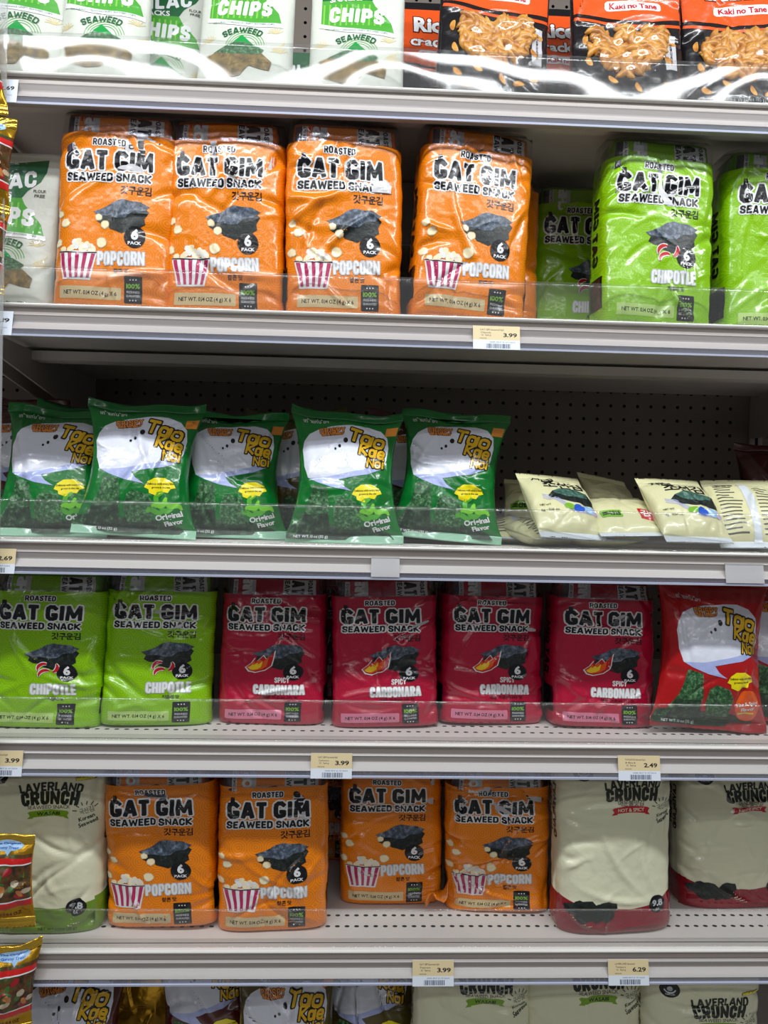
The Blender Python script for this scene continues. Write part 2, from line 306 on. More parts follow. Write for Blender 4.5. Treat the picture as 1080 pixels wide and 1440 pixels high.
# ------------------------------------------------------------------ packet shapes
class Packet:
    """a filled film packet; x, z in metres. kind: block (stands like a brick), pillow (seals top and bottom), pouch (deep at its foot)"""
    def __init__(s, W, H, D, kind, seed, crease=12, amp=0.0022, n=None, pinch=0.0, lean=0.0, hz=1.0, seal=0.010, pleat=0.0012):
        s.W, s.H, s.D, s.kind, s.lean, s.hz, s.seal, s.pinch, s.pleat = W, H, D, kind, math.radians(lean), hz, seal, pinch, pleat
        s.n = n or {'block': 4.5, 'pillow': 2.3, 'pouch': 2.6, 'flat': 2.6}[kind]
        r = np.random.RandomState(seed); s.r = r
        s.cr = []
        for k in range(crease):
            a = r.uniform(0, math.pi); s.cr.append((r.uniform(-W/2, W/2), r.uniform(0, H), math.cos(a), math.sin(a), r.uniform(0.0022, 0.0055), r.uniform(0.012, 0.05), r.choice([-1, 1])*amp*r.uniform(0.5, 1.5)))
        for k in range(crease): a = r.uniform(0, math.pi); s.cr.append((r.uniform(-W/2, W/2), r.uniform(0, H), math.cos(a), math.sin(a), r.uniform(0.0016, 0.0028), r.uniform(0.008, 0.03), amp*0.32*r.uniform(0.5, 1.5)))
        for k in range(max(2, crease//3)):         # puckers running in from the side edges
            sd = r.choice([-1, 1]); a = r.uniform(-0.7, 0.7); s.cr.append((sd*W*0.46, r.uniform(0.05*H, 0.95*H), math.cos(a), math.sin(a), r.uniform(0.003, 0.006), r.uniform(0.015, 0.03), -amp*r.uniform(0.8, 1.8)))
        s.ph = r.uniform(0, 6.28, 10); s.bulge = r.uniform(-1, 1, 4)
    def sad(s, x, z):
        if s.kind != 'pillow': return 0.0
        t = np.clip(z/s.H, 0, 1)**3; u = x/s.W*2
        return s.H*t*(0.035*s.bulge[0]*u+(0.045+0.035*s.bulge[1])*(u*u-0.5)+0.012*np.sin(u*5+s.ph[7]))
    def prof(s, t):
        t = np.clip(t, 0, 1); W, D = s.W/2, s.D/2
        if s.kind == 'block':
            d = np.where(t > 0.84, 1-0.08*(np.clip((t-0.84)/0.16, 0, 1))**1.6, 1.0)*np.where(t < 0.07, 0.82+0.18*np.sqrt(np.clip(1-(1-t/0.07)**2, 0, 1)), 1.0)
            d = d*(1+0.04*np.sin(t*5+s.ph[0])); w = 1-0.010*(1+np.sin(t*7+s.ph[1]))-0.006*(1+np.sin(t*23+s.ph[8]))-0.004*np.sin(t*61+s.ph[9])-0.02*np.clip((t-0.9)/0.1, 0, 1)
        elif s.kind in ('pillow', 'flat'):
            e = s.seal/s.H; u = np.clip((t-e)/(1-2*e), 0, 1); sn = np.clip(np.sin(math.pi*u), 0, 1)
            d = np.maximum(sn**0.62, 0.0008/D); w = 1-s.pinch*sn**0.7
        else:
            e = s.seal/s.H; u = np.clip((t)/(1-e), 0, 1); d = np.maximum((1-u**1.5)*(0.75+0.25*np.sqrt(np.clip(u/0.12, 0, 1))), 0.0010/D); w = 1-s.pinch*np.sin(math.pi*u)+0*u
        return W*w, D*d
    def wr(s, x, z):
        o = np.zeros_like(x)
        for cx, cz, ca, sa, sg, ln, am in s.cr:
            dx, dz = x-cx, z-cz; a = dx*ca+dz*sa; b = -dx*sa+dz*ca+0.15*a*a/ln
            o += am*np.exp(-(b/sg)**2-(a/ln)**2)
        W = s.W
        o += 0.0012*np.sin(x/W*5+s.ph[2])*np.sin(z/s.H*7+s.ph[3])+0.0009*np.sin(x/W*11+z/s.H*6+s.ph[4])
        if s.kind in ('pillow', 'flat', 'pouch'):
            e = np.exp(-(s.H-z)/(0.16*s.H)) + (np.exp(-z/(0.16*s.H)) if s.kind != 'pouch' else 0)
            o += s.pleat*np.sin(x/W*34+s.ph[5]+2*np.sin(x/W*9+s.ph[6]))*e
        return o
    def place(s, x, y, z):
        zz = (z+s.sad(x, z))*math.cos(s.lean)*s.hz; yy = y+z*math.sin(s.lean)*s.hz
        return np.stack([x, yy, zz], 1)
    def front(s, x, z, off=0.0):
        x = np.asarray(x, float); z = np.asarray(z, float); w, d = s.prof(z/s.H); f = np.clip(np.abs(x)/(s.W/2), 0, 1)
        q = (1-f**s.n)**(1/s.n); m = np.clip(q*1.5, 0, 1)*np.clip(d/(s.D/2)*2.2, 0.12, 1)
        if s.kind == 'block': m = m*np.clip(z/s.H/0.06, 0.15, 1)
        return s.place(x*w/(s.W/2), -d*q-s.wr(x, z)*m-off, z)
    def back(s, x, z):
        w, d = s.prof(z/s.H); f = np.clip(np.abs(x)/(s.W/2), 0, 1); q = (1-f**s.n)**(1/s.n)
        return s.place(x*w/(s.W/2), d*q+0*x, z)
    def shell(s, z0, z1, step=0.0026):
        nx = int(0.9*s.W/step); u = np.linspace(-0.9, 0.9, nx+1)
        e = 0.9+0.1*np.sin(np.linspace(0, math.pi/2, 9)[1:]); u = np.concatenate([-e[::-1], u, e]); xs = u*s.W/2
        zs = np.linspace(z0, z1, max(2, int((z1-z0)/step)+1)); X, Z = np.meshgrid(xs, zs); c = len(xs); r = len(zs)
        V = np.concatenate([s.front(X.ravel(), Z.ravel()), s.back(X.ravel(), Z.ravel())]); N = r*c; F = []
        for j in range(r-1):
            for i in range(c-1):
                a = j*c+i; F.append((a, a+1, a+c+1, a+c)); F.append((N+a+1, N+a, N+a+c, N+a+c+1))
            a = j*c; F.append((N+a, a, a+c, N+a+c)); a = j*c+c-1; F.append((a, N+a, N+a+c, a+c))
        bot = list(range(0, c)); btm = [N+i for i in bot]
        capb = bot[::-1]+btm; top = [(r-1)*c+i for i in range(c)]; capt = top+[N+i for i in top][::-1]
        return V, F, capb, capt
    def dress(s, name, base_mats, base_pick, art, parent, z0=0.0, z1=None, caps=(True, True), step=0.0026, extra=()):
        """the printed film: shell plus the artwork, one mesh"""
        V, F, cb, ct = s.shell(z0, s.H if z1 is None else z1, step)
        mats = list(base_mats); fm = [base_pick(V[list(f)].mean(0)) if base_pick else 0 for f in F]
        if caps[0]: F.append(tuple(cb)); fm.append(0)
        if caps[1]: F.append(tuple(ct)); fm.append(0)
        V = list(V); n0 = len(V); NN = []
        if art is not None:
            av, af, am, al, amats = art.cut(); x = np.clip(av[:, 0]/1000, -s.W/2*0.985, s.W/2*0.985); z = av[:, 1]/1000
            P = s.front(x, z, 0.0); e = 0.0006
            tx = s.front(x+e, z)-s.front(x-e, z); tz = s.front(x, z+e)-s.front(x, z-e); nn = np.cross(tx, tz); nn /= np.linalg.norm(nn, axis=1, keepdims=True)+1e-12
            P = P+nn*(0.00012+0.00016*al)[:, None]; b = len(V); V += list(P); k0 = len(mats); mats += amats; NN.append(nn)
            F += [tuple(i+b for i in q) for q in af]; fm += [k0+i for i in am]
        for P, FF, am, amats in extra:
            b = len(V); V += list(P); k0 = len(mats); mats += amats; F += [tuple(i+b for i in q) for q in FF]; fm += [k0+i for i in am]
        o = obj_from(name, V, F, mats, fm, parent)
        if NN:
            me = o.data; k = len(me.vertices); vn = np.empty(k*3, dtype=np.float32); me.vertex_normals.foreach_get('vector', vn); vn = vn.reshape(-1, 3); vn[n0:n0+len(NN[0])] = NN[0]
            me.normals_split_custom_set_from_vertices(vn.tolist())
        return o
def rest(root, z, clearance=0.0003):
    """lower or lift a thing so that its lowest point touches height z"""
    bpy.context.view_layer.update(); lo = 1e9
    for c in root.children_recursive if hasattr(root, 'children_recursive') else []:
        if c.type == 'MESH' and len(c.data.vertices):
            n = len(c.data.vertices); a = np.empty(n*3); c.data.vertices.foreach_get('co', a); M = np.array(c.matrix_world)
            lo = min(lo, (a.reshape(-1, 3) @ M[2, :3]).min()+M[2, 3])
    root.location.z += z-lo+clearance

# ------------------------------------------------------------------ the fixture
LIPZ = [EYE+v for v in (0.4803, 0.2189, -0.0509, -0.2819, -0.5246)]
BOTZ = EYE-0.768
SX0, SX1 = -0.485, 0.755                     # one bay of the fixture
STEEL = mat('painted_shelf_steel', (176, 168, 162), 0.34, bump=False); STEELLT = mat('painted_shelf_edge', (226, 224, 220), 0.3, bump=False)
DECK = noisy('painted_deck', [(0.3, (208, 202, 197)), (0.7, (216, 210, 205))], 12, 2, 0.5, bump=False); PEG = noisy('pegboard_paint', [(0.3, (124, 115, 106)), (0.7, (132, 122, 113))], 9, 2, 0.62, bump=False); HOLE = mat('hole_dark', (10, 10, 11), 0.9, bump=False)
CHAN = mat('price_rail_plastic', (176, 171, 169), 0.34, coat=0.12, bump=False); BEAD = mat('rail_bead', (196, 202, 224), 0.16, bump=False)
CLEARLIP = clear('rail_clear', 0.16, (0.86, 0.88, 0.95), 1.0, 0.06, (0.52, 0.54, 0.62)); FENCE = clear('fence_plastic', 0.035, (0.965, 0.97, 0.97), 1.0, 0.03, (0.55, 0.55, 0.55))
BLACKM = mat('dark_bracket', (46, 44, 42), 0.5, bump=False)

def perforated(x0, x1, z0, z1, ox, oz, pitch, r, place, pz=None, slot=1.0):
    """a sheet with a lattice of round holes cut through it; place maps (u, v) to a point"""
    pz = pz or pitch; V = []; F = []
    i0, i1 = math.ceil((x0-ox)/pitch+0.5), math.floor((x1-ox)/pitch-0.5); j0, j1 = math.ceil((z0-oz)/pz+0.5), math.floor((z1-oz)/pz-0.5)
    def q(a, b, c, d):
        k = len(V); V.extend([place(*p) for p in (a, b, c, d)]); F.append((k, k+1, k+2, k+3))
    for i in range(i0, i1+1):
        for j in range(j0, j1+1):
            cx, cz = ox+i*pitch, oz+j*pz; k = len(V); h, g = pitch/2, pz/2
            out = [(h, 0), (h, g), (0, g), (-h, g), (-h, 0), (-h, -g), (0, -g), (h, -g)]
            V.extend([place(cx+a, cz+b) for a, b in out]); V.extend([place(cx+r*slot*math.cos(t*math.pi/4), cz+r*math.sin(t*math.pi/4)) for t in range(8)])
            for t in range(8): F.append((k+t, k+(t+1) % 8, k+8+(t+1) % 8, k+8+t))
    ax, bx, az, bz = ox+(i0-.5)*pitch, ox+(i1+.5)*pitch, oz+(j0-.5)*pz, oz+(j1+.5)*pz
    q((x0, z0), (ax, z0), (ax, z1), (x0, z1)); q((bx, z0), (x1, z0), (x1, z1), (bx, z1)); q((ax, z0), (bx, z0), (bx, az), (ax, az)); q((ax, bz), (bx, bz), (bx, z1), (ax, z1))
    return V, F

floor = MB(); floor.box(-3, 3, -4, 0.65, -0.02, 0); fo = floor.build('floor', noisy('floor_tile', [(0.3, (150, 146, 138)), (0.7, (164, 160, 152))], 5, 3, 0.35, bump=False)); tag(fo, kind='structure')
YB = 0.5288
def bay(x0, x1, name):
    V, F = perforated(x0, x1, 0.05, EYE+0.95, 0.2496, EYE+0.2157, 0.0254, 0.0031, lambda u, v: (u, YB, v))
    m = MB(); m.add(V, F, 0); m.box(x0, x1, YB+0.012, YB+0.018, 0.05, EYE+0.95, 1); o = m.build(name, [PEG, HOLE]); tag(o, kind='structure')
bay(SX0+0.012, SX1-0.012, 'wall_back'); bay(SX0-0.62, SX0-0.012, 'wall_back.001'); bay(SX1+0.012, SX1+0.62, 'wall_back.002')
for k, x in enumerate((SX0, SX1)):
    m = MB(); m.box(x-0.0115, x+0.0115, YB-0.006, YB+0.02, 0.0, EYE+0.95, 0)
    z = 0.2
    while z < EYE+0.93: m.box(x-0.0028, x+0.0028, YB-0.0064, YB-0.0058, z, z+0.019, 1); z += 0.0254
    tag(m.build('trim_%d' % (k+1), [STEEL, HOLE]), kind='structure')
base = MB(); base.box(SX0-0.62, SX1+0.62, 0.03, YB+0.02, 0.0, BOTZ-0.36, 0); tag(base.build('trim_3', [STEEL]), kind='structure')

def curve_prof(pts): return pts
def shelf(x0, x1, z, label, holes):
    root = empty('gondola_shelf', ((x0+x1)/2, 0.0, z-0.03)); tag(root, label, 'shelf'); cx, cz = (x0+x1)/2, z-0.03
    def part(m, name, mats, smooth=False):
        o = m.build(name, mats, root, smooth); o.matrix_parent_inverse = Matrix.Translation((-cx, 0, -cz)); return o
    m = MB()
    if holes:
        V, F = perforated(x0, x1, 0.016, 0.11, 0.003, holes[0], 0.0119, 0.0026, lambda u, v: (u, v, z-0.0012), pz=holes[1], slot=1.25); m.add(V, F, 0)
        m.box(x0, x1, 0.11, YB-0.004, z-0.004, z-0.0012, 0); m.box(x0, x1, 0.016, 0.11, z-0.008, z-0.0066, 1)
    else: m.box(x0, x1, 0.016, YB-0.004, z-0.004, z-0.0012, 0)
    m.box(x0, x1, 0.006, 0.0155, z-0.006, z-0.0018, 0)
    m.box(x0, x1, 0.03, 0.05, z-0.020, z-0.009, 0); m.box(x0, x1, 0.24, 0.27, z-0.022, z-0.009, 0)
    part(m, 'deck', [DECK, HOLE])
    m = MB(); m.extrude([(-0.0016, -0.0040+z), (-0.0040, -0.0030+z), (-0.0046, -0.0016+z), (-0.0040, -0.0004+z), (-0.0020, 0.0002+z), (0.0052, -0.0004+z), (0.0052, -0.0040+z)], x0, x1)
    part(m, 'front_lip', [STEELLT])
    m = MB(); m.extrude([(0.0010, z-0.0040), (0.0052, z-0.0040), (0.0052, z-0.0300), (0.016, z-0.0300), (0.016, z-0.0312), (0.0010, z-0.0312)], x0, x1)
    part(m, 'front_fascia', [STEEL])
    m = MB(); pr = [(0.0006, z-0.0122), (-0.0030, z-0.0124), (-0.0040, z-0.0136), (-0.0032, z-0.0150), (-0.0014, z-0.0200), (-0.0012, z-0.0216), (-0.0030, z-0.0240), (-0.0058, z-0.0276), (-0.0078, z-0.0302), (-0.0066, z-0.0312), (0.0006, z-0.0312)]
    m.extrude(pr, x0, x1); part(m, 'price_rail', [CHAN])
    m = MB(); m.extrude([(-0.0072, z-0.0306), (-0.0060, z-0.0306), (-0.0060, z-0.0362), (-0.0072, z-0.0362)], x0, x1, 0)
    m.extrude([(-0.0084, z-0.0362), (-0.0058, z-0.0358), (-0.0056, z-0.0380), (-0.0066, z-0.0386), (-0.0080, z-0.0384)], x0, x1, 1); part(m, 'rail_lip', [CLEARLIP, BEAD])
    for x in (x0+0.012, x1-0.015):
        m = MB(); m.add([(x, 0.06, z-0.009), (x, YB-0.01, z-0.009), (x, YB-0.01, z-0.085), (x, YB-0.06, z-0.085), (x, 0.06, z-0.024), (x+0.003, 0.06, z-0.009), (x+0.003, YB-0.01, z-0.009), (x+0.003, YB-0.01, z-0.085), (x+0.003, YB-0.06, z-0.085), (x+0.003, 0.06, z-0.024)],
              [(0, 1, 2, 3, 4), (9, 8, 7, 6, 5), (0, 5, 6, 1), (1, 6, 7, 2), (2, 7, 8, 3), (3, 8, 9, 4), (4, 9, 5, 0)]); part(m, 'bracket', [STEEL])
    return root
where = ['topmost shelf, carrying white chip pouches and black cracker bags', 'second shelf from the top, carrying orange and lime six packs', 'half empty middle shelf with green pillow bags and cream packs',
         'fourth shelf from the top, carrying crimson six packs', 'fifth shelf from the top, bare perforated deck showing between orange packs']
h5 = [on_deck(700, 1317, LIPZ[4])[1], on_deck(700, 1301, LIPZ[4])[1]]
for k, z in enumerate(LIPZ):
    shelf(SX0, SX1, z, 'pale grey steel '+where[k], (h5[0], h5[1]-h5[0]) if k in (3, 4) else None)
    for (a, b), sd in (((SX0-0.62, SX0-0.003), 'left'), ((SX1+0.003, SX1+0.62), 'right')):
        nm = ['first', 'second', 'third', 'fourth', 'fifth'][k]
        shelf(a, b, z, 'pale grey steel shelf of the neighbouring bay on the %s, %s from the top' % (sd, nm), None)
m = MB(); m.box(SX0-0.62, SX1+0.62, 0.0, YB, BOTZ-0.34, BOTZ)
tag(m.build('base_deck', [DECK]), 'pale grey bottom deck under the lowest row of snack bags', 'shelf')
def fence(z, h, label, wave=0.0, seed=0):
    """clear upright lip standing in the front edge of a shelf; sheet warped along its length"""
    n, k = 160, 10; V = []; F = []; r = np.random.RandomState(seed); ph = r.uniform(0, 6.28, 6)
    x0, x1 = SX0+0.004, SX1-0.004; th = 0.0008
    for s in (0, 1):
        for i in range(n+1):
            x = x0+(x1-x0)*i/n
            for j in range(k+1):
                v = j/k; y = 0.0036+wave*(v*(0.9*math.sin(x*15+ph[0])+0.35*math.sin(x*27+ph[1])+0.15*math.sin(x*55+ph[3]))-0.10*max(0, 0.35-v)**2*8)
                V.append((x, y+s*th, z-0.001+h*v))
    N = (n+1)*(k+1)
    for i in range(n):
        for j in range(k):
            a = i*(k+1)+j; b = a+k+1; F.append((a, b, b+1, a+1)); F.append((N+a+1, N+b+1, N+b, N+a))
        a = i*(k+1)+k; b = a+k+1; F.append((a, b, N+b, N+a)); a = i*(k+1); b = a+k+1; F.append((b, a, N+a, N+b))
    for a0 in (0, n*(k+1)):
        for j in range(k):
            a = a0+j; F.append((a, a+1, N+a+1, N+a) if a0 == 0 else (a+1, a, N+a, N+a+1))
    o = obj_from('shelf_fence', V, F, [FENCE]); tag(o, label, 'shelf edge'); return o
fence(LIPZ[0], 0.050, 'clear wavy plastic lip in front of white pouches and cracker bags', 0.0006, 3)
fence(LIPZ[1], 0.046, 'clear plastic lip in front of the tall orange and lime packs', 0.0002, 4)
fence(LIPZ[2], 0.048, 'clear plastic lip in front of the green pillow bags and cream packs', 0.0002, 5)
fence(LIPZ[3], 0.050, 'clear plastic lip in front of the crimson six packs', 0.0002, 6)
fence(LIPZ[4], 0.046, 'clear plastic lip in front of the bare perforated deck', 0.0002, 7)

# ------------------------------------------------------------------ artwork
def hat(A, x, z, s, L, m=INK):
    A.poly([(x-4.2*s, z), (x+4.0*s, z), (x+3.7*s, z+1.1*s), (x-4.4*s, z+1.2*s)], m, L); A.poly([(x-2.2*s, z+0.6*s), (x+1.9*s, z+0.6*s), (x+1.2*s, z+6*s), (x-1.8*s, z+6.3*s)], m, L)
def seaweed_stack(A, x0, x1, z0, z1, L=1):
    w, h = x1-x0, z1-z0; rd = random.Random(4)
    def P(u, v): return (x0+u*w, z0+v*h)
    edge = [P(0.02, 0.60), P(0.10, 0.50), P(0.06, 0.36), P(0.16, 0.26), P(0.27, 0.24), P(0.33, 0.12), P(0.45, 0.06), P(0.55, 0.0), P(0.66, 0.1), P(0.8, 0.14), P(0.95, 0.3), P(0.93, 0.46), P(1.0, 0.66), P(0.9, 0.8), P(0.5, 0.7)]
    A.poly(edge, SEASIDE, L)
    A.poly([P(0, 0.62), P(0.14, 0.70), P(0.25, 0.78), P(0.38, 0.93), P(0.52, 1.0), P(0.66, 0.96), P(0.83, 0.95), P(1.0, 0.82), P(0.88, 0.66), P(0.7, 0.62), P(0.58, 0.46), P(0.44, 0.44), P(0.3, 0.50), P(0.12, 0.52)], SEATOP, L+1)
def gat_gim(fl):
    A = Art(); K = {'popcorn': ORANGE, 'chipotle': LIME, 'carbonara': CRIMSON}[fl]; W2 = 70
    X = lambda x: x-W2
    if fl == 'carbonara': WT = SILVER
    else: WT = WHITE
    A.heavy('ROASTED', X(63), 196.5, 8.0, INK, 2, w=38, th=0.21, gap=0.09, out=(WHITE, 0.13))
    A.heavy('GAT GIM', X(64), 175, 23.5, INK, 2, w=102, th=0.245, gap=0.07, out=(WHITE, 0.085))
    hat(A, X(20), 184, 1.5, 3)
    A.heavy('SEAWEED SNACK', X(64), 155, 10.2, INK, 2, w=100, th=0.235, gap=0.07, out=(WHITE, 0.15))
    A.text('갓구운김', X(97), 140, 7.6, INK, 2, w=35, bold=0.02, gap=0.05)
    seaweed_stack(A, X(48), X(114), 88, 129, 1)
    A.ell(X(99.7), 84.5, 12.6, 13.0, INK, 3, 28); A.text('6', X(99.7), 87.5, 11.5, WHITE, 4, bold=0.045); A.text('PACK', X(99.7), 77.2, 3.4, WHITE, 4, w=15, bold=0.04)
    if fl == 'popcorn':
        A.heavy('POPCORN', X(84), 58.5, 16, WHITE, 3, w=56, th=0.17, gap=0.06, rot=1.5, out=(SILVER, 0.06)); A.text('팝콘 맛', X(85), 43.5, 4.6, INK, 2, w=18)
        b = [(X(10.5), 64), (X(54), 64), (X(47.5), 33), (X(17), 33)]
        A.poly([(b[0][0]-1.4, b[0][1]+1.6), (b[1][0]+1.4, b[1][1]+1.6), (b[2][0]+1.4, b[2][1]-1.6), (b[3][0]-1.4, b[3][1]-1.6)], WHITE, 2)
        A.poly(b, WHITE, 3)
        for k in range(5):
            u0, u1 = (2*k+0.15)/9.3, (2*k+1.15)/9.3
            A.poly([(b[0][0]+43.5*u0, 63), (b[0][0]+43.5*u1, 63), (b[3][0]+30.5*u1, 33.6), (b[3][0]+30.5*u0, 33.6)], PINK, 4)
        A.stroke([(X(9.5), 64.5), (X(32), 63.4), (X(55), 64.5)], 1.2, INK, 5)
        rd = random.Random(2)
        for k in range(22):
            u = rd.uniform(0.06, 0.94); A.ell(X(11)+43*u, 67+rd.uniform(0, 11)*math.sin(math.pi*u), rd.uniform(3.0, 4.4), rd.uniform(2.8, 4), POP if k % 3 else WHITE, 3+k % 2, 10, jit=0.14, seed=k)
        for k, (x, z, r) in enumerate([(60, 77, 5.6), (7, 75, 4.6), (15, 99, 5.0), (8, 110, 3.8), (55, 107, 3.8), (63, 98, 4.4)]):
            A.ell(X(x), z, r+0.8, r+0.8, CREAM, 2, 12, jit=0.12, seed=k); A.ell(X(x), z, r, r*0.95, POP, 3, 12, jit=0.16, seed=k)
    if fl == 'chipotle':
        A.heavy('CHIPOTLE', X(84), 59.5, 16, WHITE, 3, w=55, th=0.17, gap=0.05, out=(SILVER, 0.06)); A.text('치폴레 맛', X(87), 45, 4.4, INK, 2, w=21)
        for cx, cz, a0, a1 in ((72, 90, 70, 200), (74, 80, 60, 190), (80, 93, -70, 40)):
            pts = [(X(cx)+8*math.cos(math.radians(a0+(a1-a0)*i/10)), cz+8*math.sin(math.radians(a0+(a1-a0)*i/10))) for i in range(11)]
            w = [0.8+3.8*math.sin(math.pi*min(1, (i+1.5)/11.5)) for i in range(11)]
            A.stroke(pts, [q+1.8 for q in w], WHITE, 3); A.stroke(pts, w, REDINK, 4)
    if fl == 'carbonara':
        A.heavy('SPICY', X(86), 72, 8.5, WHITE, 3, w=19, th=0.16, gap=0.06); A.heavy('CARBONARA', X(82), 56.5, 15, WHITE, 3, w=65, th=0.17, gap=0.05, out=(SILVER, 0.05)); A.text('매운 까르보나라 맛', X(84), 44, 4.0, INK, 2, w=44, bold=0.01)
        fp = [(40, 92), (47, 98), (52, 106), (54, 101), (62, 110), (66, 104), (76, 117), (74, 104), (72, 95), (64, 88), (52, 84), (44, 86)]
        A.poly([(X(58+(x-58)*1.1), 97+(z-97)*1.12) for x, z in fp], WHITE, 3); A.poly([(X(x), z) for x, z in fp], REDINK, 4)
        A.poly([(X(45+(x-45)*0.78), 91+(z-91)*0.7) for x, z in fp], FLAME, 5); A.poly([(X(45+(x-45)*0.52), 90+(z-90)*0.45) for x, z in fp], YEL, 6)
    A.rrect(X(13), X(86), 9.5, 24, 1.5, {'popcorn': CREAM, 'chipotle': film('lime_pale', (176, 206, 120)), 'carbonara': film('rose_pale', (206, 120, 146))}[fl], 1)
    A.text('NET WT. 0.14 OZ (4 g) X 6', X(49.5), 16.6, 4.6, INK, 2, w=62, bold=0.015)
    A.rrect(X(89.5), X(111), 6.5, 38, 1.5, INK, 1); A.text('100%', X(100.2), 26.5, 5.2, LIMETXT, 2, w=16, bold=0.03); A.text('FRESHNESS', X(100.2), 19.6, 2.6, SILVER, 2, w=15.5); A.text('GUARANTEED', X(100.2), 15.2, 2.6, SILVER, 2, w=16)
    for zz in (34, 10):
        for dx in (-3.5, 0, 3.5): A.ell(X(100.2)+dx, zz, 0.9, 0.9, WHITE, 2, 6)
    # side gusset print
    return A
def inner_art(fl):
    """front of the inner trays, read sideways through the clear top of the wrap"""
    A = Art(); K = {'popcorn': ORANGE, 'chipotle': LIME, 'carbonara': CRIMSON}[fl]
    t = {'popcorn': 'POP', 'chipotle': 'CHIP', 'carbonara': 'CARB'}[fl]
    A.rect(-60, -52, 150, 235, INNERGREY, 1); A.rect(-52, -46, 150, 235, INNERWHITE, 1); A.text('NET WT 0.14 OZ', -49, 205, 3, INK, 2, rot=90, w=44)
    A.rect(-46, -32, 150, 235, K, 1); A.text(t, -33, 212, 11, WHITE, 3, rot=90, bold=0.05, out=(SILVER, 0.04)); A.rect(-30, -22, 150, 235, INNERWHITE, 1)
    if fl == 'popcorn':
        for k in range(4): A.rect(-44+k*4, -42+k*4, 222, 232, PINK, 2)
    A.rect(-22, 14, 207, 235, K, 1); A.rect(-22, 14, 150, 207, INNERWHITE, 1); A.poly([(-16, 190), (-10, 205), (2, 208), (10, 202), (12, 188)], SEATOP, 2)
    A.rect(14, 56, 150, 235, INNERWHITE, 1); A.heavy('SEAWEED', 19, 212, 7, INK, 2, rot=-90, w=44, gap=0.1); A.heavy('GAT GIM', 33, 206, 17, INK, 2, rot=-90, w=70, th=0.25); A.heavy('ROASTED', 49, 214, 6, INK, 2, rot=-90, w=34, gap=0.1)
    return A
SIDE_ART = {}
ART = {f: gat_gim(f) for f in ('popcorn', 'chipotle', 'carbonara')}; INN = {f: inner_art(f) for f in ART}
FILM = {'popcorn': ORANGE, 'chipotle': LIME, 'carbonara': CRIMSON}
def side_text(pk, sd, fl):
    """lettering on the gusset, wrapped round the side of the packet"""
    A = Art(); A.heavy('GAT GIM', 0, 120, 18, INK, 1, w=86, rot=90 if sd < 0 else -90, th=0.26); A.heavy('SEAWEED SNACK', 16, 112, 6, INK, 1, w=90, rot=90 if sd < 0 else -90, gap=0.1)
    A.rect(-22, 20, 20, 60, INK, 1)
    av, af, am, al, mats = A.cut(5.0); y = av[:, 0]/1000; z = av[:, 1]/1000; w, d = pk.prof(z/pk.H); q = (1-np.clip(np.abs(y)/np.maximum(d, 1e-4), 0, 0.97)**pk.n)**(1/pk.n)
    P = pk.place(sd*(w*q+0.0005), y*1.0, z); F = [f if sd > 0 else f[::-1] for f in af]
    return P, F, am, mats
def six_pack(fl, x, y, z, label, group, seed, lean=2, roll=0, yaw=0, hz=1.0, H=0.232, crease=16, amp=0.0030, W=0.137):
    pk = Packet(W, H, 0.074, 'block', seed, crease=crease, amp=amp, lean=lean, hz=hz)
    root = empty('snack_six_pack', (x, y+0.037, z), (0, math.radians(roll), math.radians(yaw))); tag(root, label, 'snack bag', group)
    ex = [side_text(pk, sd, fl) for sd in (-1, 1)]
    pk.dress('printed_wrap', [FILM[fl]], None, ART[fl], root, 0.0, 0.207, caps=(True, False), extra=[(P, F, am, mats) for P, F, am, mats in ex])
    V, F, cb, ct = pk.shell(0.2055, H); obj_from('clear_top', V, F+[tuple(ct)], [CLEARFILM], None, root)
    ip = Packet(W-0.016, H-0.004, 0.067, 'block', seed+50, crease=5, amp=0.0008, lean=lean, hz=hz, n=7)
    a = ip.dress('inner_trays', [film('inner_'+fl, {'popcorn': (196, 98, 20), 'chipotle': (96, 150, 20), 'carbonara': (140, 16, 46)}[fl])], None, None, root, 0.15, H-0.004, step=0.005)
    av, af, am, al, mats = INN[fl].cut(); keep = av[:, 1]/1000 < H-0.006
    b = len(a.data.vertices); fsel = [(f, mm) for f, mm in zip(af, am) if all(keep[i] for i in f)]
    P = ip.front(np.clip(av[:, 0]/1000, -W/2+0.009, W/2-0.009), np.minimum(av[:, 1]/1000, H-0.006), 0.0003); P[:, 1] -= 0.00012*al
    bm = bmesh.new(); bm.from_mesh(a.data); k0 = len(a.data.materials)
    for mm in mats: a.data.materials.append(mm)
    vs = [bm.verts.new(p) for p in P]
    for f, mm in fsel:
        try: fc = bm.faces.new([vs[i] for i in f]); fc.material_index = k0+mm
        except ValueError: pass
    bmesh.ops.delete(bm, geom=[v for v in bm.verts if not v.link_faces], context='VERTS')
    bm.to_mesh(a.data); bm.free()
    rest(root, z); return root

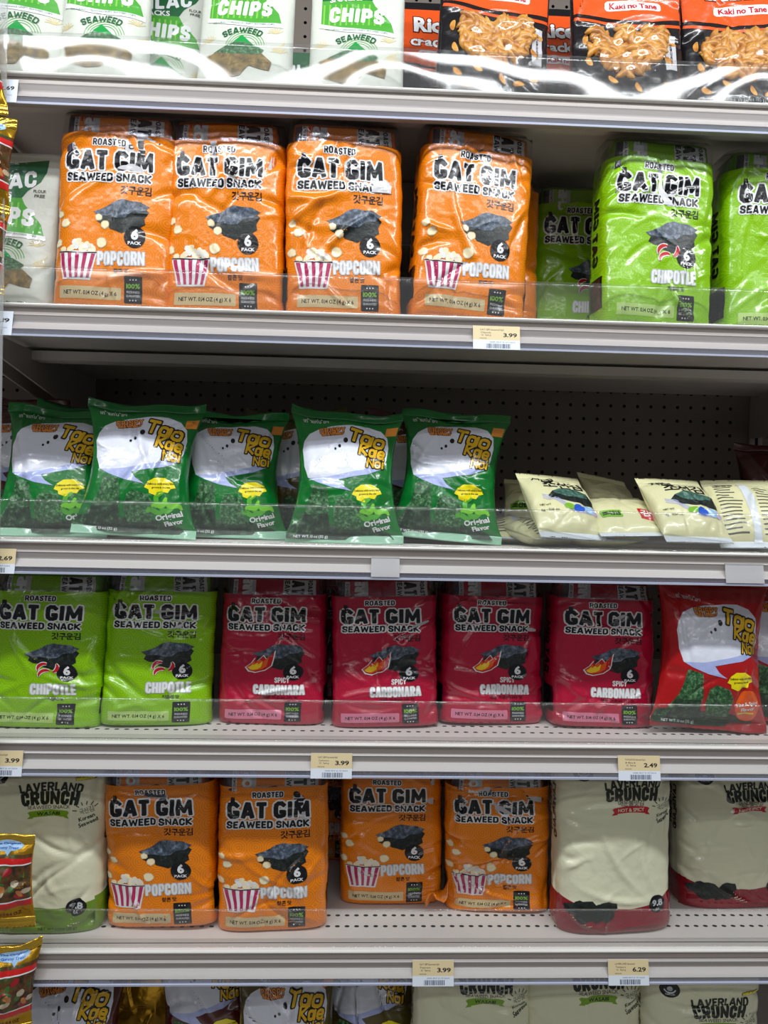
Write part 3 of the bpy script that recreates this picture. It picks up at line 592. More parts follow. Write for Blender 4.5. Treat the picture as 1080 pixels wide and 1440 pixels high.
def pillow_art(var):
    A = Art(); red = var in ('red', 'maroon')
    P = lambda c: ((c[0]-560)*0.182, (1290-c[1])*0.155)
    def pp(l): return [P(c) for c in l]
    A.poly(pp([(195, 500), (215, 420), (265, 350), (345, 295), (450, 262), (600, 238), (720, 245), (820, 280), (885, 350), (908, 450), (902, 560), (870, 640), (750, 690), (620, 715), (500, 745), (540, 795), (610, 838), (450, 812), (320, 772), (240, 735), (205, 640)]), BUB, 1)
    A.poly(pp([(245, 738), (420, 720), (700, 650), (890, 600), (870, 640), (750, 690), (620, 715), (500, 745), (540, 795), (610, 838), (450, 812), (320, 772)]), LAV, 2)
    A.heavy('CRISPY', *P((450, 305)), 8.0, TAN, 3, w=36, rot=6, th=0.19, gap=0.16, out=(BROWN, 0.10)); A.text('SEAWEED', *P((450, 340)), 3.0, TAN, 3, w=30, rot=6, bold=0.04, out=(BROWN, 0.12))
    for t, c, h, w, r in (('Tao', (725, 368), 20, 54, -13), ('Kae', (775, 487), 16.5, 40, -10), ('Noi', (808, 592), 14, 27, -4)):
        A.heavy(t, *P(c), h, TKYEL, 4, w=w, rot=r, th=0.21, gap=0.05, out=(INK, 0.10))
    for c, r in (((553, 392), 3.4), ((505, 448), 2.2), ((470, 474), 1.7)): A.ell(*P(c), r, r*1.1, INK, 3, 12)
    # seaweed rolls of the product picture
    A.poly(pp([(285, 790), (405, 812), (440, 1000), (432, 1160), (280, 1210), (170, 1215), (255, 1000)]), ROLL, 1); A.poly(pp([(480, 935), (530, 895), (645, 930), (690, 1000), (672, 1165), (505, 1165), (468, 1050)]), ROLL, 2)
    A.poly(pp([(120, 1150), (240, 1120), (430, 1130), (700, 1140), (860, 1190), (900, 1250), (500, 1262), (110, 1250)]), ROLLDARK, 1)
    A.poly(pp([(240, 1050), (430, 1030), (460, 1190), (230, 1200)]), ROLLDARK, 2)
    s = [(615, 870), (640, 820), (690, 785), (770, 780), (840, 815), (862, 860), (820, 872), (800, 905), (760, 900), (715, 935), (655, 915), (650, 885)]
    A.poly(pp(s), SPLAT, 2); A.text('Delicious with every bite', *P((740, 832)), 2.6, INK, 3, w=38, rot=3); A.text('grown in the sea', *P((745, 862)), 2.4, INK, 3, w=26, rot=3)
    if red:
        A.ell(*P((815, 1060)), 19, 21, FLAME, 2, 20); A.text('Hot & Spicy', *P((810, 1040)), 4.6, WHITE, 3, w=32, rot=10, bold=0.03); A.text('Flavor', *P((820, 1085)), 4.2, WHITE, 3, w=20, rot=10, bold=0.03); A.stroke(pp([(740, 1130), (800, 1118), (870, 1122)]), 2.2, YEL, 3)
    else:
        for k, (c, a) in enumerate([((700, 1065), 10), ((740, 1000), 30), ((790, 1040), 0), ((840, 1010), -25), ((720, 960), 60)]):
            q = rot2([(-12+3*i, 3.2*math.sin(i*0.8+k)) for i in range(9)], math.radians(a)); b = P(c); A.stroke([(b[0]+v[0], b[1]+v[1]) for v in q], [3, 5, 6.5, 7, 7, 7, 6.5, 5, 3], LEAFLT if k % 2 else film('leaf_mid', (84, 172, 52)), 2+k % 2)
        A.text('Original', *P((800, 1098)), 6.6, WHITE, 4, w=36, rot=13, bold=0.03); A.text('Flavor', *P((828, 1150)), 5.6, WHITE, 4, w=24, rot=13, bold=0.03)
    A.rect(P((860, 330))[0], P((950, 330))[0], P((0, 330))[1], P((0, 250))[1], TAN, 1) if not red else None
    A.text('เถ้าแก่น้อย', *P((330, 225)), 4.6, WHITE, 2, w=34, rot=3, bold=0.01); A.text('NET WT. 1.1 oz (32 g)', *P((330, 1235)), 3.2, WHITE, 3, w=42, bold=0.01)
    return A
ART['green'] = pillow_art('green'); ART['red'] = pillow_art('red'); ART['maroon'] = ART['red']; ART['olive'] = ART['green']; ART['gold'] = None
SEALS = {'green': film('clear_green_seal', (150, 196, 168), 0.2), 'red': film('seal_red', (150, 30, 34)), 'gold': GOLDLT, 'maroon': TKMAROON, 'olive': film('seal_olive', (150, 132, 40), 0.22)}
def pillow_bag(var, x, y, z, label, group, seed, lean=22, roll=0, yaw=0, W=0.147, H=0.182, D=0.062, crease=16, amp=0.0026, art=True, hz=1.0, name='pillow_bag'):
    pk = Packet(W, H, D, 'pillow', seed, crease=crease, amp=amp, lean=lean, pinch=0.20, pleat=0.0022, hz=hz, seal=0.012)
    root = empty(name, (x, y+D/2, z), (0, math.radians(roll), math.radians(yaw))); tag(root, label, 'snack bag', group)
    C = {'gold': GOLD, 'green': GREEN, 'red': TKRED, 'maroon': TKMAROON, 'olive': TKOLIVE}[var]
    e = pk.seal; pk.dress('printed_film', [C], None, ART[var] if art else None, root, e, H-e, caps=(False, False))
    for nm, a, b in (('bottom_seal', 0.0, e), ('top_seal', H-e, H)):
        V, F, cb, ct = pk.shell(a, b, 0.0022)
        d = V.copy(); V = V.copy(); u = V[:, 0]; bend = (0.004*np.sin(u*38+seed)+0.002*np.sin(u*90+seed*2))
        t = np.abs((d[:, 2]/math.cos(pk.lean)/pk.hz-(e if a == 0 else H-e)))/e; V[:, 1] += bend*t
        obj_from(nm, V, F+[tuple(cb), tuple(ct)], [SEALS[var] if a == 0 else C], None, root)
    rest(root, z); return root

def crunch_art(fl):
    A = Art(); P = lambda c: ((c[0]-368)*0.264, (870-c[1])*0.264)
    red = fl == 'spicy'
    A.heavy('LAVERLAND', *P((427, 134)), 11.5, DKGREEN, 2, w=75, th=0.22, gap=0.07, arc=180); A.heavy('CRUNCH', *P((424, 189)), 18, DKGREEN, 2, w=68, th=0.24, gap=0.06, arc=220)
    if red: A.text('매운불맛김', *P((420, 236)), 6, GREYTXT, 2, w=33, bold=0.01)
    else: A.text('SEAWEED SNACK', *P((420, 236)), 4.6, GREYTXT, 2, w=50, bold=0.005)
    R = RIBRED if red else RIBGREEN; pts = [P((335+21*i, 272-8*math.sin(math.pi*i/8))) for i in range(9)]; A.stroke(pts, 8.0, R, 1)
    A.poly([P((325, 262)), P((352, 256)), P((352, 290)), P((325, 294)), P((338, 278))], R, 1); A.poly([P((512, 262)), P((488, 256)), P((488, 290)), P((512, 294)), P((500, 278))], R, 1)
    A.text('HOT & SPICY' if red else 'WASABI', *P((419, 267)), 4.2, LCREAM if red else DKGREEN, 2, w=34 if red else 26, bold=0.02)
    A.text('국산김', *P((582, 262)), 6, GREYTXT, 2, w=15, rot=12, bold=0.0); A.text('Korean', *P((582, 296)), 5, DKGREEN, 2, w=17, rot=18, bold=0.02); A.text('Seaweed', *P((590, 322)), 5, DKGREEN, 2, w=20, rot=18, bold=0.02)
    for a in (160, 135, 110, 85, 60, 35):
        c = P((580, 272)); A.stroke([(c[0]+r*math.cos(math.radians(a)), c[1]+r*math.sin(math.radians(a))) for r in (10.5, 12.5, 15)], 1.0, DKGREEN, 2)
    A.ell(*P((190, 84+0)), 12, 11, DKGREEN, 2, 24); A.arc(*P((190, 74)), 7, 200, 340, 1.6, WHITE, 3); A.ell(*P((190, 80)), 3.5, 3.4, SILVER, 3, 12); A.text('KIMNORI', *P((190, 108)), 2.4, SILVER, 3, w=11)
    B = LRED if red else LGREEN
    edge = [(0, 690), (80, 690), (170, 722), (300, 742), (420, 750), (540, 728), (620, 690), (740, 690)] if red else [(0, 735), (120, 722), (300, 728), (470, 735), (620, 712), (740, 712)]
    A.poly([P((0, 868))]+[P(c) for c in edge]+[P((740, 868))], B, 1)
    rd = random.Random(7)
    for k in range(11): c = P((150+k*16+rd.uniform(-5, 5), 765+rd.uniform(-38, 38))); A.ell(c[0], c[1], rd.uniform(9, 13), rd.uniform(6, 9), SEASIDE, 2+k % 2, 12, jit=0.25, seed=k, rot=rd.uniform(-30, 30))
    c = P((553, 733)); A.ell(c[0], c[1], 11.5, 11, INK, 3, 24); A.text('9.8', c[0], c[1]+1.6, 7, SILVER, 4, w=14, bold=0.04); A.text('EA', c[0], c[1]-6.2, 3, SILVER, 4, bold=0.03)
    A.text('minions', *P((575, 96)), 4.2, SPLAT, 3, w=21, rot=4, bold=0.06, out=(DKGREEN, 0.08))
    A.text('NET WT 1.1 OZ (32 g)', *P((470, 838)), 3, film('dim_ink', (70, 60, 60)) if red else DKGREEN, 3, w=44, bold=0.0)
    return A
ART['spicy'] = crunch_art('spicy'); ART['wasabi'] = crunch_art('wasabi')
def crunch_bag(fl, x, y, z, label, group, seed, lean=3, roll=0, yaw=0, H=0.222, hz=1.0, D=0.07, amp=0.0034):
    pk = Packet(0.150, H, D, 'block', seed, crease=16, amp=amp, lean=lean, hz=hz, n=3.2)
    root = empty('crunch_bag', (x, y+D/2, z), (0, math.radians(roll), math.radians(yaw))); tag(root, label, 'snack bag', group)
    A = Art(); A.heavy('LAVERLAND', -5, 150, 9, DKGREEN, 1, w=70, rot=-90); A.heavy('CRUNCH', 9, 150, 11, DKGREEN, 1, w=60, rot=-90); A.rect(-24, 24, 4, 46, LRED if fl == 'spicy' else LGREEN, 1); ex = []
    for sd in (-1, 1):
        av, af, am, al, mats = A.cut(4.0); yy = av[:, 0]/1000; zz = av[:, 1]/1000; w, d = pk.prof(zz/H); q = (1-np.clip(np.abs(yy)/d, 0, 0.96)**pk.n)**(1/pk.n)
        ex.append((pk.place(sd*(w*q+0.0006), yy, zz), [f if sd > 0 else f[::-1] for f in af], am, mats))
    pk.dress('printed_film', [LCREAM], None, ART[fl], root, 0.0, H, extra=ex)
    # folded top seal
    V, F, cb, ct = Packet(0.142, 0.02, 0.003, 'flat', seed+9, crease=4, amp=0.001, lean=0, seal=0.004).shell(0, 0.02)
    V = V.copy(); V[:, 2] = V[:, 2]*0.5+H*math.cos(pk.lean)*hz-0.002; V[:, 1] += H*math.sin(pk.lean)*hz; obj_from('top_seal', V, F+[tuple(cb), tuple(ct)], [LCREAM], None, root)
    rest(root, z); return root

def chips_art():
    A = Art()          # packet 118 x 193
    A.poly([(-44, 178), (46, 188), (44, 172), (38, 160), (24, 148), (18, 138), (-44, 138)], POUCHDARK, 1)
    A.poly([(-44, 138), (18, 138), (22, 130), (32, 118), (42, 106), (46, 92), (10, 93), (-20, 97), (-44, 104)], POUCHGREEN, 1)
    for k in range(12): x = -42+k*7; A.rect(x, x+2.2, 101-0.1*k, 132-max(0, (k-8))*9, film('pouch_stripe', (120, 190, 70), 0.4), 2) if k < 11 else None
    A.heavy('LILAC', -2, 158, 21, WHITE, 3, w=68, rot=10, th=0.22, gap=0.1, shear=0.12); A.text('SNACKS', -14, 140, 7, WHITE, 3, w=40, rot=4, bold=0.03); A.heavy('CHIPS', 0, 115, 22, WHITE, 3, w=68, rot=-3, th=0.24, gap=0.10)
    A.poly([(-46, 104), (-20, 98), (10, 94), (48, 92), (48, 86), (10, 88), (-20, 92), (-46, 98)], WHITE, 3); A.text('NATURALLY DELICIOUS CRISPY SEAWEED CHIPS', 0, 93, 2.2, POUCHDARK, 4, w=76, rot=-4, bold=0.0)
    A.text('FLOUR', 38, 148, 3.6, GREYTXT, 2, w=15); A.text('FREE', 38, 142, 3.6, GREYTXT, 2, w=12)
    A.heavy('SEAWEED', 0, 83, 8.6, POUCHDARK, 3, w=50, arc=46, th=0.2, gap=0.1)
    for r in (15, 18, 21, 24): A.arc(4, 58, r, 10, 170, 0.8, POUCHGREEN, 1)
    A.poly([(-16, 58), (-8, 68), (0, 76), (8, 68), (18, 58)], GREENLT, 2); A.poly([(-34, 54), (-20, 61), (-10, 65), (4, 64), (16, 61), (28, 54), (22, 44), (-28, 44)], ROLL, 3); A.poly([(-44, 50), (-30, 54), (-10, 49), (14, 47), (26, 49), (38, 38), (36, 26), (24, 28), (12, 32), (2, 20), (-14, 18), (-38, 26)], CHIPB, 4)
    for x0, z0 in ((40, 78), (-42, 70), (46, 52)):
        for k in range(7):
            a = math.radians(20+k*24); A.stroke([(x0, z0), (x0+5*math.cos(a), z0+5*math.sin(a)), (x0+10*math.cos(a+0.2), z0+9*math.sin(a+0.2))], 1.0, BEIGE, 1)
    A.stroke([(38, 56), (43, 60), (48, 62), (51, 67)], 1.4, BEIGE, 1); A.stroke([(43, 60), (41, 52)], 1.2, BEIGE, 1); A.stroke([(48, 62), (48, 54)], 1.2, BEIGE, 1)
    A.text('NET WT 1.76oz (50g)', 8, 8.5, 3.6, DKGREEN, 2, w=48, bold=0.01)
    return A
ART['chips'] = chips_art()
def chips_pouch(x, y, z, label, group, seed, lean=33, roll=0, yaw=0, W=0.118, H=0.193, dark=False):
    pk = Packet(W, H, 0.05, 'pouch', seed, crease=7, amp=0.0013, lean=lean, pinch=0.01, pleat=0.0005)
    root = empty('chip_pouch', (x, y+0.025, z), (0, math.radians(roll), math.radians(yaw))); tag(root, label, 'snack bag', group)
    pk.dress('printed_film', [POUCHDARK if dark else POUCH], None, ART['chips'], root, 0, H-0.01, caps=(True, False)); V, F, cb, ct = pk.shell(H-0.01, H); obj_from('top_seal', V, F+[tuple(ct)], [POUCHDARK if dark else POUCH], None, root)
    rest(root, z); return root
def cracker_art():
    A = Art()          # 135 x 205
    A.poly([(-68, 228), (68, 228), (68, 132), (30, 124), (-10, 125), (-68, 138)], CRKOR, 1)
    A.stroke([(-68, 131), (-30, 121), (0, 117), (34, 117), (68, 123)], 4.0, CRKOR, 2); A.rrect(-30, 42, 139, 153, 5, WHITE, 2); A.text('Kaki no Tane', 6, 146, 8, REDINK, 3, w=60, bold=0.03)
    A.text('Rice', -8, 200, 24, WHITE, 3, w=52, bold=0.04, out=(BROWN, 0.05)); A.text('crackers', 2, 170, 16, WHITE, 3, w=84, bold=0.03, out=(BROWN, 0.05))
    A.text('NET WT 3 oz (85 g)', 0, 22, 6, SILVER, 2, w=48, bold=0.0)
    rd = random.Random(5)
    for k, (x, z) in enumerate([(-50, 70), (-46, 38), (-22, 44), (-34, 22), (50, 74), (48, 40), (30, 28), (-54, 100), (54, 98), (10, 34)]):
        a = rd.uniform(0, 180); q = rot2([(-7+1.75*i, 1.6*math.sin(i/8*math.pi)) for i in range(9)], math.radians(a)); A.stroke([(x+v[0], z+v[1]) for v in q], [1.5, 4, 5.5, 6.2, 6.4, 6.2, 5.5, 4, 1.5], CRK, 2)
    A.rect(46, 60, 60, 108, INNERWHITE, 1); A.text('INGREDIENTS', 53, 84, 2.4, INK, 2, rot=90, w=34)
    return A
ART['cracker'] = cracker_art()
def crackers_mesh(pk, seed, parent):
    """crescent rice crackers heaped against the clear window of the bag"""
    r = np.random.RandomState(seed); MBX = MB(); n, k = 9, 8
    for i in range(130):
        x = r.uniform(-0.044, 0.040); t = (x+0.0025)/0.046; lo = 0.052+0.036*t*t; z = r.uniform(lo, 0.110)
        L = r.uniform(0.0095, 0.0135); a = r.uniform(0, math.pi*2); P0 = pk.front(np.array([x]), np.array([z]), r.uniform(0.0, 0.0030))[0]; V = []; F = []
        for u in range(n):
            s = u/(n-1)*2-1; rad = 0.0050*math.sqrt(max(0.02, 1-s*s)); cx, cz = s*L, 0.0036*(1-s*s)
            for v in range(k):
                b = 2*math.pi*v/k; lx, lz, ly = cx, cz+rad*math.cos(b), 0.8*rad*math.sin(b)
                V.append((P0[0]+lx*math.cos(a)-lz*math.sin(a), P0[1]+ly, P0[2]+lx*math.sin(a)+lz*math.cos(a)))
        for u in range(n-1):
            for v in range(k): F.append((u*k+v, u*k+(v+1) % k, (u+1)*k+(v+1) % k, (u+1)*k+v))
        F += [tuple(range(k))[::-1], tuple(range((n-1)*k, n*k))]; MBX.add(V, F)
    o = MBX.build('rice_crackers', [CRK], parent, True); o['kind'] = 'stuff'; return o
def cracker_bag(x, y, z, label, group, seed, lean=22, roll=0, yaw=0, full=True):
    pk = Packet(0.142, 0.240, 0.056, 'pouch', seed, crease=15, amp=0.0022, lean=lean, pinch=0.03)
    root = empty('cracker_bag', (x, y+0.028, z), (0, math.radians(roll), math.radians(yaw))); tag(root, label, 'snack bag', group)
    pk.dress('printed_film', [BLACKF], None, ART['cracker'], root, 0, 0.228, caps=(True, False)); V, F, cb, ct = pk.shell(0.228, 0.240); obj_from('top_seal', V, F+[tuple(ct)], [BLACKF], None, root)
    if full:
        crackers_mesh(pk, seed, root)
        n = 22; xs = np.linspace(-0.049, 0.045, n); zs = np.linspace(0.044, 0.114, n); X, Z = np.meshgrid(xs, zs); P = pk.front(X.ravel(), Z.ravel(), 0.0092)
        r = np.random.RandomState(seed+3); P[:, 1] -= np.abs(sum(np.sin(X.ravel()*r.uniform(60, 260)+Z.ravel()*r.uniform(-260, 260)+r.uniform(0, 6)) for _ in range(4)))*0.0009
        F = [(j*n+i, j*n+i+1, (j+1)*n+i+1, (j+1)*n+i) for j in range(n-1) for i in range(n-1) if ((X[j, i]+0.002)/0.049)**2+(np.clip((0.108-Z[j, i])/0.066, 0, 9))**2 < 1.05]
        obj_from('clear_window', P, F, [clear('window_film', 0.02, (0.96, 0.96, 0.96), 1.0, 0.1)], None, root)
    rest(root, z); return root

def gim_art(backside):
    A = Art()          # 88 x 112
    if backside:
        A.rect(-2, 8, 6, 106, GIMSEAL, 2); rd = random.Random(3)
        for k in range(15):
            z = 100-k*6; A.rect(-36, -36+rd.uniform(16, 30), z, z+2.0, GREYTXT, 1)
            if k > 1: A.rect(12, 12+rd.uniform(14, 24), z, z+1.8, GREYTXT, 1)
        A.text('조선김', -20, 101, 5, INK, 2, w=22, bold=0.03)
    else:
        A.text('재래', -18, 97, 9, INK, 2, w=28, bold=0.012); A.text('조선김', 6, 83, 13, INK, 2, w=56, bold=0.022)
        A.poly([(-14, 68), (0, 74), (20, 74), (36, 68), (42, 56), (40, 46), (10, 48), (-10, 52), (-22, 60)], SEASIDE, 1); A.poly([(-14, 68), (0, 75), (20, 75), (36, 69), (34, 60), (12, 58), (-4, 60)], noisy('seaweed_green_top', [(0.3, (24, 44, 36)), (0.55, (70, 110, 98)), (0.75, (140, 170, 160))], 200, 5), 2)
        for k in range(4): A.stroke([(-30, 62-2*k), (-16, 58-2*k), (-4, 48-2.4*k), (10, 36-1.4*k), (24, 36-1.2*k), (38, 46-1.5*k)], 0.9, LILAC if k % 2 else SKY, 1)
        A.ell(1, 41, 7, 4.6, LIMETXT, 3); A.ell(14, 39, 7.6, 6, BLUEINK, 4); A.ell(28, 39, 8, 6.4, SKY, 3); A.ell(37, 38, 6, 5.6, LILAC, 2)
        A.text('4g - 0.14 oz', -26, 36, 3.2, GREYTXT, 2, w=24); A.text('NET WT', -30, 44, 2.8, GREYTXT, 2, w=14)
    return A
ART['gim'] = gim_art(False); ART['gim_back'] = gim_art(True)
def gim_side(A2=None):
    A = Art(); A.rrect(-36, -8, 30, 46, 3, LIMETXT, 1); A.text('조선김', -22, 38, 7, DKGREEN, 2, w=22, bold=0.05); A.rect(14, 30, 26, 46, REDINK, 1); A.text('김', 22, 36, 9, WHITE, 2, bold=0.03); return A
ART['gim_plain'] = gim_side()
def gim_pack(x, y, z, label, seed, art='gim', pitch=-62, yaw=0, roll=0, lift=0.0, s=1.0, H=0.114):
    """small flat seaweed pack lying on the deck; pitch tips it back from upright"""
    pk = Packet(0.090, H, 0.034, 'flat', seed, crease=9, amp=0.0016, pinch=0.03, seal=0.009, pleat=0.0009)
    root = empty('seaweed_pack', (x, y, z), (math.radians(pitch), math.radians(roll), math.radians(yaw))); tag(root, label, 'snack pack', 'cream seaweed packs on the middle shelf')
    e = 0.009; pk.dress('printed_film', [GIMC], None, ART[art], root, e, H-e, caps=(False, False))
    for nm, a, b in (('bottom_seal', 0, e), ('top_seal', H-e, H)):
        V, F, cb, ct = pk.shell(a, b, 0.0015); V = V.copy()
        end = np.abs(V[:, 2]-(0 if a == 0 else H)) < 1e-6; V[end, 2] += 0.0009*np.where(np.floor(V[end, 0]/0.0016) % 2 == 0, 1, -1)
        obj_from(nm, V, F+[tuple(cb), tuple(ct)], [GIMSEAL if a == 0 else GIMC], None, root)
    rest(root, z+lift); return root
def gummy_art():
    A = Art()          # 84 x 108
    A.rect(-40, 40, 30, 84, WINDOWF, 1); A.rect(-41, 41, 74, 80, GUMRED, 2); A.rect(-41, 41, 72.6, 74, WHITE, 2); A.rect(-41, 41, 26, 33, GUMRED, 2); A.rect(-41, 41, 33, 34.4, WHITE, 2)
    A.ell(10, 93, 18, 6, SKY, 2); A.poly([(8, 88), (12, 82), (16, 88)], SKY, 2); A.text('The Original', 10, 95, 2.6, BLUEINK, 3, w=28); A.text('Gummy Treat', 10, 90.6, 2.6, BLUEINK, 3, w=26)
    rd = random.Random(8)
    for k in range(26):
        x, z = rd.uniform(-36, 36), rd.uniform(38, 68); c = [film('gummy_green', (60, 104, 50), .15), film('gummy_amber', (190, 120, 60), .15), film('gummy_red', (150, 30, 40), .15), film('gummy_clear', (190, 176, 150), .15)][k % 4]
        A.ell(x, z, rd.uniform(3, 5.5), rd.uniform(2.6, 4.2), c, 2+k % 2, 12, jit=0.12, seed=k, rot=rd.uniform(0, 180))
    A.text('NET WT 0.4 OZ', 8, 17, 3, BROWN, 2, w=34)
    return A
ART['gummy'] = gummy_art()
def gummy_bag(px, py_top, y, label, seed, yaw=0, roll=0, W=0.078, H=0.105, art='gummy'):
    pk = Packet(W, H, 0.024, 'pillow', seed, crease=10, amp=0.0022, pinch=0.10, seal=0.011, pleat=0.0012); p = at(px, py_top, y)
    root = empty('gummy_bag', (p[0], y, p[2]-H), (0, math.radians(roll), math.radians(yaw))); tag(root, label, 'candy bag', 'gold candy bags on the hanging strip'); e = 0.011
    pk.dress('printed_film', [GOLD], None, ART[art], root, e, H-e, caps=(False, False))
    for nm, a, b in (('bottom_seal', 0, e), ('top_seal', H-e, H)):
        V, F, cb, ct = pk.shell(a, b, 0.0014); V = V.copy(); V[:, 1] += 0.0006*np.sin(V[:, 2]*2600)
        end = np.abs(V[:, 2]-(0 if a == 0 else H)) < 1e-6; V[end, 2] += 0.001*np.where(np.floor(V[end, 0]/0.002) % 2 == 0, 1, -1); obj_from(nm, V, F+[tuple(cb), tuple(ct)], [GOLDLT], None, root)
    return root

# ------------------------------------------------------------------ stock, shelf by shelf
# topmost shelf
Z = LIPZ[0]-0.0012
gp = 'white seaweed chip pouches on the top shelf'
for px, Y, sd, yw, lab in ((14, 0.012, 1, 4, 'white seaweed chip pouch at the left end of the top shelf'), (136, 0.012, 2, 0, 'second white chip pouch from the left, seaweed mound just above the clear lip'),
                           (222, 0.075, 3, 3, 'white chip pouch half hidden behind the two beside it on the top shelf'), (338, 0.018, 4, -8, 'white chip pouch left of the dark gap on the top shelf'), (500, 0.022, 5, -4, 'white chip pouch with a large CHIPS arch, beside the black cracker bags')):
    p = at(px, 100, Y); chips_pouch(p[0], Y, Z, lab, gp, sd, lean=6 if sd < 4 else 8, yaw=yw, W=0.104 if sd in (1, 2, 3) else 0.116, H=0.205)
p = at(425, 80, 0.16); chips_pouch(p[0], 0.16, Z, 'dark green chip pouch deep in the gap between two white pouches', None, 6, lean=20, dark=True)
gc = 'black cracker bags at the front of the top shelf'
for px, Y, sd, yw, rl, lab in ((694, 0.028, 11, 3, 3, 'black cracker bag nearest the white pouches, glossy window full of crescents'), (892, 0.030, 12, -3, 0, 'middle black cracker bag with a wide orange top on the top shelf'), (1056, 0.032, 13, -4, -2, 'black cracker bag cut by the right edge, crackers seen through the window')):
    p = at(px, 100, Y); cracker_bag(p[0], Y, Z, lab, gc, sd, lean=5, yaw=yw, roll=rl)
for px, Y, sd, lab in ((622, 0.13, 14, 'orange cracker bag standing behind, left of the front cracker bags'), (806, 0.13, 15, 'orange cracker bag standing in the gap between two black cracker bags')):
    p = at(px, 90, Y); cracker_bag(p[0], Y, Z, lab, 'cracker bags in the second row of the top shelf', sd, lean=12, full=False)
# second shelf
Z = LIPZ[1]-0.0012
p = at(-4, 418, 0.026); chips_pouch(p[0], 0.026, Z, 'white and green chip pouch standing left of the orange packs', None, 21, lean=2, W=0.118, H=0.196)
go = 'orange popcorn packs on the second shelf'
for px, Y, sd, ln, rl, yw, lab in ((152, 0.013, 31, 1, 1.5, -2, 'leftmost orange popcorn six pack on the second shelf, glare across its top'), (312, 0.016, 32, 1, 0.0, 0, 'second orange popcorn six pack from the left on the second shelf'),
                                   (482, 0.013, 33, 1, -0.8, 4, 'third orange popcorn six pack from the left on the second shelf'), (658, 0.013, 34, 2, 3.0, 7, 'orange popcorn six pack tilted sideways beside the gap on the second shelf')):
    p = at(px, 428, Y); six_pack('popcorn', p[0], Y, Z, lab, go, sd, lean=ln, roll=rl, yaw=yw, hz=0.985, H=0.234, W=0.142)
for px, Y, sd, lab in ((150, 0.125, 35, 'orange pack in the second row behind the leftmost orange one'), (400, 0.125, 36, 'orange pack in the second row behind the two middle orange ones'), (690, 0.13, 37, 'orange pack in the second row behind the tilted one')):
    p = at(px, 420, Y); six_pack('popcorn', p[0], Y, Z, lab, 'second row orange packs on the second shelf', sd, lean=1, H=0.222)
gl = 'lime chipotle packs on the second shelf'
for px, Y, sd, ln, rl, yw, lab in ((928, 0.013, 41, 3, 1.5, 3, 'front lime chipotle six pack with white glare on its title, second shelf'), (1104, 0.030, 42, 3, 0.5, 0, 'lime chipotle six pack cut by the right edge on the second shelf'),
                                   (820, 0.165, 43, 1, 1, -3, 'shaded lime chipotle pack set back in the gap of the second shelf')):
    p = at(px, 430, Y); six_pack('chipotle', p[0], Y, Z, lab, gl, sd, lean=ln, roll=rl, yaw=yw, hz=0.985, H=0.234, W=0.142)
p = at(770, 420, 0.26); six_pack('chipotle', p[0], 0.26, Z, 'lime pack at the very back of the second shelf gap, almost hidden', gl, 44, lean=0)
# middle shelf
Z = LIPZ[2]-0.0012
gg = 'green pillow bags on the middle shelf'
for px, Y, sd, rl, yw, lab in ((52, 0.060, 51, 0, 3, 'green pillow bag at the left end of the middle shelf'), (178, 0.024, 52, 3, 10, 'second green pillow bag, its silvery bottom corner pulled to the left'), (318, 0.078, 53, 1, 8, 'third green pillow bag, in the middle of the five'),
                               (484, 0.024, 54, 0, 0, 'fourth green pillow bag with sharp glare on its speech bubble'), (628, 0.052, 55, 4, -8, 'last green pillow bag, beside the bare pegboard')):
    p = at(px, 752, Y); pillow_bag('green', p[0], Y, Z, lab, gg, sd, lean=20 if sd != 51 else 22, roll=rl, yaw=yw)
for px, Y, sd, var, lab in ((95, 0.17, 56, 'green', 'green pillow bag in the second row behind the first two'), (408, 0.16, 57, 'olive', 'dark olive pillow bag showing between the third and fourth green bags'), (590, 0.17, 58, 'maroon', 'dark maroon pillow bag behind the last two green bags')):
    p = at(px, 735, Y); pillow_bag(var, p[0], Y, Z, lab, None, sd, lean=14, H=0.19)
p = at(8, 700, 0.24); pillow_bag('maroon', p[0], 0.24, Z, 'dark bag at the back left corner of the middle shelf', None, 59, lean=5, H=0.20)
for px, py, Y, sd, art, pit, yw, rl, lift, lab in ((808, 756, 0.020, 61, 'gim', -47, 13, 3, 0.010, 'cream seaweed pack propped up nearest the green bags, black brush lettering'), (985, 760, 0.020, 62, 'gim', -47, 8, 1, 0.010, 'cream seaweed pack with blue dots, second printed face from the left'),
        (896, 754, 0.026, 63, 'gim_plain', -66, 2, -1, 0.016, 'cream seaweed pack lying between the two printed ones, red square on top'), (1066, 752, 0.035, 64, 'gim_back', -42, -6, -1, 0.004, 'cream seaweed pack turned over, silver seam and small print up'),
        (860, 758, 0.030, 65, 'gim_back', -84, 3, 0, 0.0, 'cream seaweed pack lying flat underneath the red square one'), (800, 758, 0.040, 66, 'gim_back', -84, 14, 0, 0.0, 'cream seaweed pack flat under the propped up one'),
        (735, 740, 0.10, 67, 'gim_back', -80, 6, 0, 0.0, 'cream seaweed pack flat in shade beside the last green bag'), (752, 705, 0.20, 68, 'gim_plain', -50, -8, 4, 0.012, 'cream seaweed pack leaning at the back near the pegboard'),
        (880, 700, 0.20, 69, 'gim_plain', -40, 20, 8, 0.004, 'crumpled cream seaweed pack at the back, middle of the bare stretch'), (1120, 752, 0.05, 70, 'gim', -60, 0, 0, 0.0, 'cream seaweed pack cut by the right edge of the picture')):
    p = at(px, py, Y); gim_pack(p[0], Y, Z, lab, sd, art, pit, yw, rl, lift)
p = at(1110, 640, 0.36); pillow_bag('maroon', p[0], 0.36, Z, 'dark red bag standing at the back beyond the upright', None, 71, lean=5, H=0.17, art=False)
